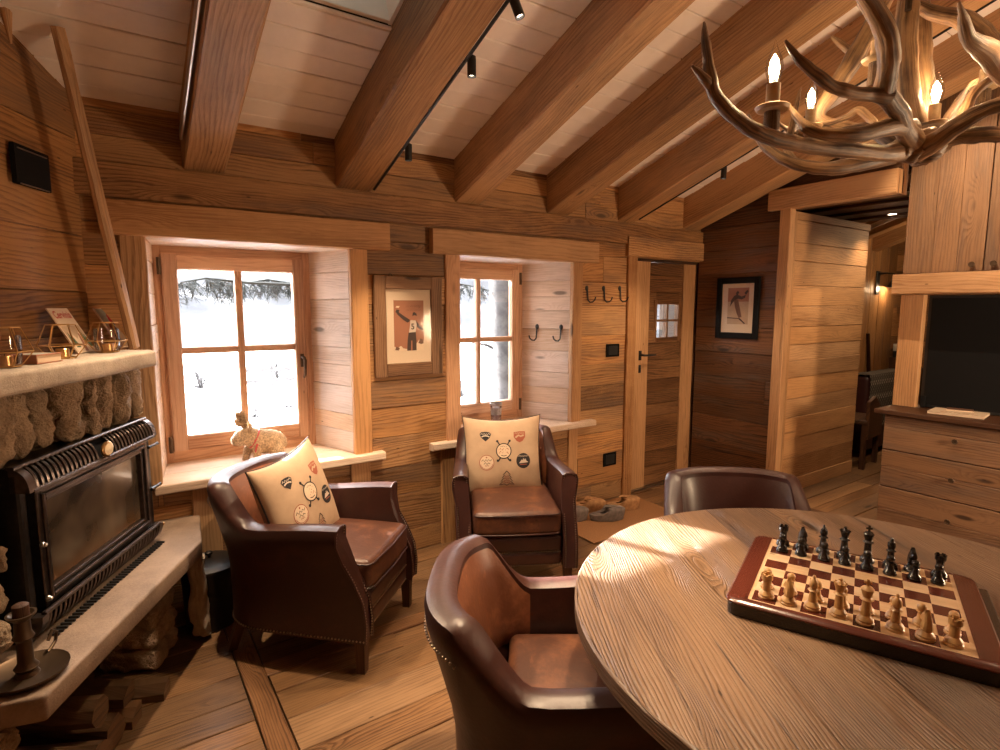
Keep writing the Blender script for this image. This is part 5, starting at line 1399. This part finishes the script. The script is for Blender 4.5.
f1([(.80, .15), (.88, .24), (.96, .21), (.99, .14), (.9, .12)], 'sepia_mid', 'rock_patch', .0092); f1([(.02, .02), (.06, .09), (.18, .06), (.14, .01)], 'sepia_mid', 'rock_patch', .0092)
f1([(.42, .0), (.44, .20), (.48, .37), (.72, .38), (.74, .2), (.74, .0), (.60, .0), (.60, .20), (.56, .20), (.55, 0)], 'sepia_dark', 'trousers', .0094)
f1([(.49, .36), (.53, .50), (.54, .60), (.60, .61), (.72, .60), (.76, .52), (.72, .37)], 'inkwhite', 'race_bib', .0096)
f1([(.53, .59), (.45, .56), (.30, .62), (.12, .72), (.07, .77), (.10, .79), (.18, .76), (.36, .68), (.52, .62)], 'sepia_dark', 'raised_arm', .0097)
f1([(.74, .60), (.80, .55), (.90, .47), (1, .44), (1, .40), (.88, .42), (.76, .48)], 'sepia_dark', 'lowered_arm', .0097)
f1([(.62, .60), (.61, .66), (.62, .72), (.66, .74), (.74, .73), (.76, .67), (.73, .61)], 'sepia', 'face', .0098); f1([(.61, .69), (.63, .755), (.68, .77), (.75, .74), (.77, .69), (.69, .705)], 'sepia_dark', 'cap', .0100)
f1([(.05, .765), (.09, .82), (.19, .81), (.17, .77), (.11, .755)], 'sepia_dark', 'glove', .0099); f1([(.06, .86), (.10, .89), (.20, .885), (.16, .85)], 'paper', 'snow_puff', .0092)
vs, fs = text_mesh('5', .05); b = MB()
for x, y in vs: b.v.append(V((ox + .62 * sx + x, .0100, oz + .475 * sz + y)))
for f in fs: b.face(f)
b.build('bib_number', M['sepia_dark'], t, 'race number 5 on the bib')
b = MB(); R = random.Random(6)
for row in range(2):
    pts = [(ox + sx * (.42 + .50 * i / 14), .0094, oz + sz * ((.88 if row == 0 else .81) + (.03 if i % 2 else -.025) * R.uniform(.4, 1.2))) for i in range(15)]; b.tube(pts, .0007, 4)
b.build('signature', M['sepia_dark'], t)
b = MB(); b.tube([(.10, .012, .600), (.105, .012, .612), (.115, .012, .612), (.12, .012, .600)], .003, 6); b.build('hanging_loop', M['bronze'], t)
P2 = Matrix(((0, -1, 0, XR - .024), (-1, 0, 0, 2.975), (0, 0, 1, 1.293), (0, 0, 0, 1)))
t = framed('picture', 'black framed sepia print of a ski jumper on the dark plank wall', P2, .39, .505, .050, M['blackmatte'], 0, .021)
ox, oz, sx, sz = .105, .12, .19, .30
f1([(0, .0), (1, 0), (1, 1), (0, 1)], 'canvas', 'print_ground', .0086)
f1([(0, .62), (1, .62), (1, 1), (0, 1)], 'sepia', 'print_sky', .0090)
f1([(.12, .48), (.16, .66), (.3, .78), (.45, .82), (.65, .76), (.85, .80), (.82, .72), (.66, .68), (.5, .70), (.34, .66), (.22, .58)], 'sepia_dark', 'torso', .0094)
f1([(.38, .86), (.46, .92), (.54, .88), (.48, .81), (.40, .81)], 'sepia_dark', 'head', .0096)
f1([(.30, .66), (.50, .68), (.62, .40), (.70, .20), (.56, .18), (.46, .30), (.36, .48)], 'sepia_mid', 'legs', .0096)
f1([(.0, .19), (.62, .17), (.62, .15), (.0, .16)], 'sepia_dark', 'ski', .0098); f1([(.60, .18), (.88, .03), (.84, .01), (.57, .14)], 'sepia_dark', 'ski', .0098)
f1([(.78, .86), (.92, .94), (.98, .9), (.86, .80)], 'sepia_dark', 'far_figure', .0094)

# ================================================================== hooks, sockets
def hook(Mx, label, group, flipx=1):
    t = thing('coat_hook', label, 'coat hook', Mx, group)
    b = MB(); b.lathe([(.0155, 0), (.0155, .005), (.009, .009), (.0001, .010)], Matrix.Rotation(-pi / 2, 4, 'X') @ Matrix.Diagonal((1, 1.3, 1, 1)), 14); b.build('rosette', M['black'], t)
    b = MB(); b.tube([(0, .008, 0), (0, .012, -.04), (flipx * .002, .016, -.088), (flipx * .012, .026, -.104), (flipx * .028, .040, -.102), (flipx * .040, .048, -.088), (flipx * .046, .052, -.066)], [.0065, .006, .0055, .0055, .0055, .005, .0055], 8); b.build('prong', M['black'], t)
for k, (x, z, w) in enumerate(((2.955, 1.695, 'left of the three black hooks beside the right window post'), (3.130, 1.697, 'middle of the three black hooks on the plank wall'), (3.305, 1.70, 'right of the three black hooks, next to the door post'))):
    hook(Matrix(((1, 0, 0, x), (0, -1, 0, D - .024), (0, 0, 1, z), (0, 0, 0, 1))), w, 'hooks on the plank wall')
rx, ry = V((2.615 - 2.81, 3.61 - D, 0)).normalized(), None
rn = V((-rx.y, rx.x, 0)) if V((-rx.y, rx.x, 0)).x < 0 else V((rx.y, -rx.x, 0))
for (f, w) in ((.42, 'dark hook deeper in the right window recess, nearer the glass'), (.86, 'dark hook in the right window recess, nearer the room')):
    p = V((2.615, 3.61, 0)).lerp(V((2.81, D, 0)), f)
    hook(Matrix(((rx.x, rn.x, 0, p.x), (rx.y, rn.y, 0, p.y), (0, 0, 1, 1.405), (0, 0, 0, 1))), w, 'hooks in the window recess', 1)
def socket(x0, x1, z0, z1, nm, label):
    t = thing(nm, label, 'wall switch' if 'switch' in nm else 'socket', Matrix.Translation(((x0 + x1) / 2, D - .026, (z0 + z1) / 2)))
    w, h = (x1 - x0) / 2, (z1 - z0) / 2
    b = MB(); b.box(-w, w, -.008, 0, -h, h, ch=.002); b.build('plate', M['blackmatte'], t)
    b = MB(); b.box(-w * .7, w * .7, -.011, -.008, -h * .7, h * .7, ch=.001); b.build('rocker', M['black'], t)
socket(3.172, 3.31, 1.165, 1.267, 'light_switch', 'black switch plate on the wall between the window and the door')
socket(3.166, 3.305, .283, .391, 'wall_socket', 'black socket plate low on the wall left of the door')

# ================================================================== things on the sills
cp = thing('glass_tumbler', 'tall glass with a pink lower band and grey rim on the right window sill', 'glass', TM(2.262, 3.36, .691))
b = MB(); b.lathe([(.034, 0), (.037, .01), (.043, .165), (.041, .165), (.035, .012), (.0001, .010)], n=26, cap=False); b.build('glass', M['thin_glass'], cp)
b = MB(); b.lathe([(.0355, .012), (.0375, .085), (.0001, .085)], n=24); b.build('lower_fill', M['pinkwax'], cp); b = MB(); b.lathe([(.038, .086), (.040, .138), (.0001, .138)], n=24); b.build('white_fill', M['wax'], cp)
b = MB(); b.lathe([(.0435, .152), (.0455, .158), (.0455, .170), (.0425, .172), (.042, .158)], n=26); b.build('rim_band', M['steel'], cp)

# straw pig-like animal: one continuous body, head turned to the left window edge
an = thing('straw_animal', 'straw animal with a tufted head and red neck ribbon on the left sill', 'animal figure', TM(.640, 3.36, .691, -.05) @ Matrix.Scale(.86, 4))
bm = bmesh.new()
chains = [([(.135, .045, .085), (.09, .03, .105), (.03, .012, .118), (-.02, .0, .140), (-.055, -.006, .168), (-.085, -.014, .172), (-.118, -.022, .158), (-.132, -.025, .152)], [.050, .074, .074, .062, .052, .056, .042, .034]),
          ([(-.005, -.035, .115), (-.020, -.050, .065), (-.026, -.054, .012)], [.036, .026, .025]), ([(-.045, .030, .12), (-.072, .016, .065), (-.085, .010, .012)], [.034, .026, .025]),
          ([(.11, -.015, .07), (.10, -.035, .04), (.08, -.05, .014)], [.05, .038, .025]), ([(.12, .085, .06), (.11, .095, .03), (.10, .10, .014)], [.045, .034, .025])]
def body_mesh():
    mb = bpy.data.metaballs.new('body'); mb.resolution = .010; mb.threshold = .6
    for pts, rr in chains:
        for (a, ra), (c, rc) in zip(zip(pts, rr), list(zip(pts, rr))[1:]):
            m = 4
            for k in range(m + 1):
                e = mb.elements.new(); p = V(a).lerp(V(c), k / m); e.co = p; e.radius = (ra + (rc - ra) * k / m) * 1.38
    o = bpy.data.objects.new('mb', mb); COL.objects.link(o)
    dg = bpy.context.evaluated_depsgraph_get(); me = o.evaluated_get(dg).to_mesh()
    vs = [v.co.copy() for v in me.vertices]; fs = [list(p.vertices) for p in me.polygons]; o.evaluated_get(dg).to_mesh_clear()
    bpy.data.objects.remove(o); bpy.data.metaballs.remove(mb); return vs, fs
vs, fs = body_mesh(); b = MB()
zmin = min(v.z for v in vs)
for v in vs: b.v.append(V((v.x, v.y, max(0.0, v.z - zmin * .0))) + noise.noise_vector(v * 70) * .003)
for f in fs: b.face(f, None, 0, True)
b.build('body', M['straw'], an, angle=80)
R = random.Random(2); b = MB()
for k in range(420):        # loose straw ends
    v = vs[R.randrange(len(vs))]
    if v.z < .05: continue
    c = V((.04, .01, .10)) if v.x > -.03 else V((-.09, -.012, .152)); n = (v - c).normalized(); tdir = n.cross(V((R.uniform(-1, 1), R.uniform(-1, 1), R.uniform(-1, 1)))).normalized()
    b.tube([v + n * .001, v + tdir * .014 + n * .004, v + tdir * .026 + n * (.004 + R.random() * .006)], [.0013, .0011, .0006], 4)
o_ = b.build('straw_ends', M['straw'], an); o_['kind'] = 'stuff'
b = MB()
base_ = V((-.078, -.010, .215)); tip_ = V((-.106, -.018, .288))
for k in range(240):
    d = V((R.gauss(0, 1), R.gauss(0, 1), R.gauss(0, 1))).normalized(); L = R.uniform(.036, .054)
    m_ = tip_ + V((d.x * L * .8, d.y * L * .8, d.z * L * 1.05))
    b.tube([base_ + V((d.x, d.y, 0)) * .008, tip_.lerp(base_, .35) + d * L * .5, m_, m_ + V((R.uniform(-.01, .01), R.uniform(-.01, .01), .008))], [.0026, .0026, .0022, .0009], 4)
o_ = b.build('head_tuft', M['straw'], an); o_['kind'] = 'stuff'
for sgn in (-1, 1):
    b = MB(); b.grid(lambda u, v, sgn=sgn: V((-.055 + .004 * cos(2 * pi * u), -.01 + sgn * (.046), .225)) + V((.008 * sin(pi * v) * cos(2 * pi * u), .024 * sin(pi * v) * sin(2 * pi * u), .034 * -cos(pi * v))), 12, 8, closeu=True); b.build('ear', M['straw'], an)
b = MB()
pts = []
for k in range(25):
    a = 2 * pi * k / 24; pts.append(V((-.030 + .030 * cos(a), .002 + .062 * sin(a), .148 + .056 * cos(a))))
b.tube(pts[:-1], .010, 6, closed=True, flat=.55); b.tube([(-.02, -.068, .12), (-.03, -.078, .10), (-.036, -.082, .07)], [.007, .006, .004], 6); b.build('ribbon', M['ribbon'], an, 'red neck ribbon')
for sgn in (-1, 1):
    b = MB(); b.ball(V((-.118, -.018 + sgn * .034, .186)), .005, 6); b.build('eye', M['ink'], an)
b = MB(); b.lathe([(.028, 0), (.030, .004), (.024, .009), (.0001, .010)], Matrix.Translation((-.156, -.030, .148)) @ V((-1, -.2, -.15)).to_track_quat('Z', 'Y').to_matrix().to_4x4(), 16); b.build('snout', M['straw'], an)

# ================================================================== door mat and slippers
mt = thing('door_mat', 'flat brown coir mat on the floor before the plank door', 'mat', TM(2.98, 2.86, .0035, 0))
b = MB(); b.box(-.46, .46, -.27, .27, 0, .008, ch=.003); b.build('mat', M['mat'], mt)
def slipper(Mx, matk, label, group):
    t = thing('slipper', label, 'slipper', Mx, group)
    def w(u): return .036 + .012 * sin(pi * min(1, u * .9)) + (.006 if u > .55 else 0)
    out = []
    n = 22
    for i in range(n):
        a = 2 * pi * i / n; y = cos(a); x = sin(a); u = (y + 1) / 2; out.append((x * w(u), y * .125))
    b = MB(); b.prism(out, 0, .016); b.build('sole', M['sepia_mid'], t)
    def up(u, v):            # toe cap over the front, low rim round the heel
        a = 2 * pi * u; y0 = cos(a); x0 = sin(a); uu = (y0 + 1) / 2
        h = .040 + .034 * smooth((uu - .25) / .35); r = 1 + .10 * sin(pi * v)
        k = (0 if v < .6 else (v - .6) / .4)
        cy = .045
        return V((x0 * w(uu) * r * (1 - k * .55), (y0 * .125 * r) * (1 - k * .45) + k * (-.035 if y0 > 0 else .01), .010 + h * min(1, v / .6) + .012 * sin(pi * k) * (1 if y0 > 0 else .3)))
    b.grid(up, 26, 10, closeu=True); b.build('upper', M[matk], t)
    b = MB(); b.prism([(x * .78, y * .62 - .02) for x, y in out], .017, .022); b.build('insole', M['felt_grey'] if matk != 'felt_grey' else M['felt_tan'], t)
MZ0 = .0118
g = 'slippers on the door mat'
slipper(TM(2.66, 2.98, MZ0, -2.0), 'felt_grey', 'grey felt slipper nearest the armchair on the door mat', g)
slipper(TM(2.89, 2.84, MZ0, -2.0), 'felt_grey', 'grey felt slipper in the middle of the row on the mat', g)
slipper(TM(2.90, 3.06, MZ0, -2.3), 'felt_tan', 'tan slipper behind the grey ones on the mat', g)
slipper(TM(3.15, 2.93, MZ0, -2.0), 'felt_tan', 'tan slipper nearest the door on the mat', g)

# ================================================================== back room
dn = thing('downlight', 'small round downlight in the dark passage ceiling', 'ceiling light', TM(5.60, 2.21, 2.349))
b = MB(); b.lathe([(.03, .0), (.044, -.002), (.046, .001)], n=24, cap=False); b.build('bezel', M['bronze'], dn); b = MB(); b.lathe([(.0001, -.001), (.030, -.0012)], n=20, cap=False); b.build('lens', M['down'], dn, 'glowing lens')
lamp('SPOT', 'spot_light', (5.60, 2.21, 2.33), 22, WARM2, target=(5.55, 2.15, 0), spot_size=radians(110), spot_blend=.8, shadow_soft_size=.03)
lamp('SPOT', 'spot_light', (5.0, 1.72, 2.33), 26, WARM2, target=(5.0, 2.3, .6), spot_size=radians(120), spot_blend=.8, shadow_soft_size=.03)  # second passage light, added out of view to brighten the partition
wl = thing('wall_lamp', 'black bracket lamp with a small shade in the back room', 'wall lamp', TM(7.70, D - .052, 1.93))
b = MB(); b.box(-.045, .045, -.012, 0, -.22, .06, 'z', ch=.003); b.build('back_plate', M['black'], wl)
b = MB(); b.tube([(0, -.01, .03), (.10, -.06, .035), (.20, -.10, .03), (.20, -.10, -.03)], .010, 8); b.build('arm', M['black'], wl)
b = MB(); b.lathe([(.018, .0), (.030, -.03), (.075, -.11), (.070, -.11), (.026, -.03)], Matrix.Translation((.20, -.10, -.02)), 20, cap=False); so = b.build('shade', M['black'], wl)
b = MB(); b.ball(V((.20, -.10, -.105)), .026, 8); b.build('bulb', M['bulb'], wl, 'glowing bulb')
lamp('POINT', 'bulb_light', (7.90, D - .155, 1.79), 5, WARM, shadow_soft_size=.03)
lamp('POINT', 'back_room_fill', (7.2, 1.9, 2.25), 18, WARM, shadow_soft_size=.08)  # unseen fill added to brighten the back room, no fixture
tl = MB(); tl.pq((6.32, 3.1, roof(3.1, BEAM0) - .03), (6.32, .6, roof(.6, BEAM0) - .03), .045, .045, up=(0, ST, CT), ch=.012); tl.build('light_tube', M['white'], None, 'white tube fixed along a rafter of the back room', 'light tube')
bench = thing('sofa', 'dark sofa seen from behind in the back room, patterned throw over it', 'sofa', TM(7.03, 2.66, 0))
b = MB(); b.rbox(Matrix.Translation((0, .24, .24)), 1.4, .32, .36, .06, 7); b.build('seat', M['leather_dark'], bench)
b = MB(); b.rbox(Matrix.Translation((0, 0, .46)), 1.4, .16, .80, .05, 7); b.build('backrest', M['leather_dark'], bench)
for sx in (-.5, .5):
    b = MB(); b.box(sx - .03, sx + .03, .0, .36, 0, .08, 'y'); b.build('foot', M['dark_wood'], bench)
b = MB(); b.rbox(Matrix.Translation((.44, -.085, .73)) @ Matrix.Rotation(.25, 4, 'Y') @ Matrix.Rotation(.12, 4, 'X'), .34, .07, .32, .034, 8); b.build('back_pillow', M['leather'], bench, 'glossy brown leather pad hanging over the back')
b = MB(); b.grid(lambda u, v: V((-.71 + .95 * u, *((.09 - .18 * v / .25, .868 + .002 * sin(u * 30)) if v < .25 else (-.092 - .006 * sin(u * 22) * (v - .25), .868 - .55 * (v - .25) / .75)))), 36, 18); o = b.build('throw', M['throw'], None, 'grey patterned throw over the back of the far sofa', 'throw'); o.matrix_world = TM(7.03, 2.66, 0)
wc = thing('dining_chair', 'dark wooden chair side seen beyond the partition', 'chair', TM(6.04, 2.62, 0, .12))
for (x, y, h) in ((-.19, -.19, .45), (.19, -.19, .45), (-.19, .19, .70), (.19, .19, .70)):
    b = MB(); b.box(x - .022, x + .022, y - .022, y + .022, 0, h, 'z'); b.build('leg', M['dark_wood'], wc)
b = MB(); b.rbox(Matrix.Translation((0, 0, .46)), .44, .44, .05, .015, 5); b.build('seat', M['dark_wood'], wc)
b = MB(); b.prism([(-.21, .30), (-.21, .66), (-.05, .70), (.08, .62), (.16, .50), (.21, .47), (.21, .30)], -.23, -.20, Matrix(((1, 0, 0, 0), (0, 0, 1, 0), (0, 1, 0, 0), (0, 0, 0, 1)))); b.build('side_panel', M['dark_wood'], wc)
b = MB(); b.box(-.215, .215, .18, .215, .45, .72, 'x', ch=.006); b.build('backrest', M['dark_wood'], wc)
sk = MB(); sk.tube([(7.62, 3.10, 0), (7.60, 3.12, .80), (7.52, 3.125, 1.24)], [.03, .022, .02], 8, flat=.4); sk.build('wooden_prop', M['dark_wood'], None, 'dark leaning stick above the far sofa', 'stick')
rd = thing('box_stand', 'small dark box with pale top beside the far sofa', 'box', TM(8.35, 3.02, 0))
b = MB(); b.box(-.14, .14, -.14, .12, 0, .92, 'z'); b.build('stand', M['dark_wood'], rd); b = MB(); b.box(-.11, .11, -.10, .10, .92, 1.0, 'x'); b.build('body', M['black'], rd); b = MB(); b.box(-.11, .11, -.10, .10, 1.0, 1.09, 'x'); b.build('pale_top', M['wax'], rd)

# ================================================================== outdoors
b = MB()
gz = lambda y: -.35 - 2.6 * max(0, (y - 3.95) / 60) ** .75
b.grid(lambda u, v: V((-40 + 90 * u, 3.95 + 60 * v ** 1.6, gz(3.95 + 60 * v ** 1.6) + .25 * v * noise.noise(V((u * 9, v * 7, 0))) + (.10 * noise.noise(V((u * 60, v * 40, 2)))))), 60, 50)
b.build('ground_snow', M['snow'], None, 'snow covered slope outside the windows', 'ground', kind='structure')
b = MB()
def mt_(u, v):
    x = -150 + 420 * u; h = 16 + 14 * noise.noise(V((u * 4.3, 3, 0))) + 8 * noise.noise(V((u * 11, 1, 0)))
    return V((x + 12 * noise.noise(V((u * 20, v * 9, 5))), 60 + 90 * v, -8 + (h + 30) * v * (.85 + .3 * noise.noise(V((u * 16, v * 8, 0)))) * .55))
b.grid(mt_, 90, 30); b.build('mountain', [M['rock']], None, 'hazy snowy mountainside across the valley', 'mountain', kind='structure')
tt = thing('tree_trunk', 'pale frosty tree trunk outside the right window', 'tree', TM(3.44, 4.85, -.55))
b = MB(); pts = [V((.05 * sin(z * 2.1), .04 * cos(z * 1.7), z)) for z in [i * .12 for i in range(26)]]
b.tube(pts, [(.19 if i > 3 else .23) * (1 + .2 * noise.noise(V((i * .8, 0, 3)))) for i in range(26)], 12); b.build('trunk', M['bark'], tt)
for k in range(4):
    R = random.Random(k); z = 1.2 + .38 * k; b = MB(); d = V((R.uniform(-1, 1), R.uniform(-.2, .8), .3)).normalized(); b.tube([(0, 0, z), d * .25 + V((0, 0, z + .05)), d * .5 + V((0, 0, z + .02))], [.03, .018, .006], 7); b.build('branch', M['bark'], tt)
def bush(x, y, z, s, label, seed):
    R = random.Random(seed); t = thing('snowy_bush', label, 'bush', TM(x, y, z), 'snowy bushes outside')
    b = MB()
    for k in range(60):
        a, e = R.uniform(0, 2 * pi), R.uniform(.0, 1.35); d = V((cos(a) * sin(e), sin(a) * sin(e), cos(e))); b.tube([d * .05 * s, d * .5 * s + V((0, 0, .05)), d * s * R.uniform(.7, 1.1)], [.012 * s, .009 * s, .003], 4)
    b.build('twigs', M['bark'], t)
    b = MB()
    for k in range(7):
        b.ball(V((R.uniform(-.6, .6) * s, R.uniform(-.6, .6) * s, R.uniform(.35, .85) * s)), R.uniform(.15, .3) * s, 6, sq=(1, 1, .5))
    b.build('snow_cap', M['snow'], t)
for k, (x, y, s, w) in enumerate(((2.2, 11, .42, 'nearest the left edge of the left window'), (2.6, 14, .5, 'in the middle of the left window'), (3.6, 15, .7, 'right of the middle in the left window'), (2.6, 24, 1.2, 'far down the slope on the left'), (5.6, 25, 1.3, 'far down the slope on the right'), (8.2, 14, .8, 'outside the right window'))):
    bush(x, y, gz(y) - .05, s, 'snow laden bush %s' % w, k + 3)
R = random.Random(8); b = MB()
b.lathe([(.05, -.6), (.06, .3), (.05, 3.3)], n=8); tr = thing('sun_block_fir', 'dense fir added out of view between the two windows to block sun', 'tree', TM(1.93, 4.85, gz(4.85)))  # hidden fir added to shade the right window; also carries the visible branches
b.build('trunk', M['bark'], tr); b = MB()
for k in range(16):
    z = .25 + .2 * k; r = .52 * (1 - k / 21)
    b.lathe([(r, z), (r * .62, z + .16), (.05, z + .36), (.04, z + .05)], Matrix.Rotation(k * .7, 4, 'Z'), 11)
for i, v in enumerate(b.v): b.v[i] = v + noise.noise_vector(v * 9) * .05
b.build('needles', M['needles'], tr)
def fir_branch(q0, p, q, n, L, seed):
    R = random.Random(seed); b = MB(); q0, p, q = V(q0), V(p), V(q)
    b.tube([q0, p, p.lerp(q, .5) + V((0, 0, .04)), q], [.020, .012, .008, .004], 5)
    for k in range(n):
        t = R.random(); c = p.lerp(q, t) + V((0, 0, .04 * (1 - abs(2 * t - 1))))
        d = V((R.uniform(-.7, .7), R.uniform(-.6, .6), R.uniform(-1.2, -.1))).normalized(); l = L * R.uniform(.5, 1.1)
        b.tube([c, c + d * l * .5, c + d * l + V((0, 0, -l * .15))], [.004, .003, .002], 4)
        for j in range(13):
            s = c + d * l * (j + 1) / 13; e = (d * .7 + V((R.uniform(-1, 1), R.uniform(-1, 1), R.uniform(-.8, .5)))).normalized(); b.tube([s, s + e * R.uniform(.03, .06)], [.0028, .0012], 3)
    o = b.build('branch', M['needles'], None, 'grey green branch hanging in front of a window'); o.parent = tr; o.matrix_parent_inverse = tr.matrix_world.inverted()
T0 = (1.93, 4.85, 1.62)
fir_branch(T0, (1.28, 4.80, 1.735), (.76, 4.62, 1.72), 66, .165, 1)
fir_branch((1.93, 4.85, 1.72), (.84, 4.58, 1.735), (.30, 4.5, 1.70), 60, .16, 2)
fir_branch(T0, (2.45, 4.72, 1.73), (2.93, 4.56, 1.735), 44, .16, 3)
fe = thing('wooden_fence', 'low snowy rail fence down the slope outside the left window', 'fence', TM(4.9, 19, gz(19)))
for k in range(5):
    b = MB(); b.box(-1.6 + .8 * k - .05, -1.6 + .8 * k + .05, -.05, .05, 0, 1.0, 'z'); b.build('post', M['bark'], fe)
for k, z in enumerate((.5, .85)):
    b = MB(); b.box(-1.8, 1.8, -.07, -.03, z - .06, z + .06, 'x'); b.build('rail', M['bark'], fe)
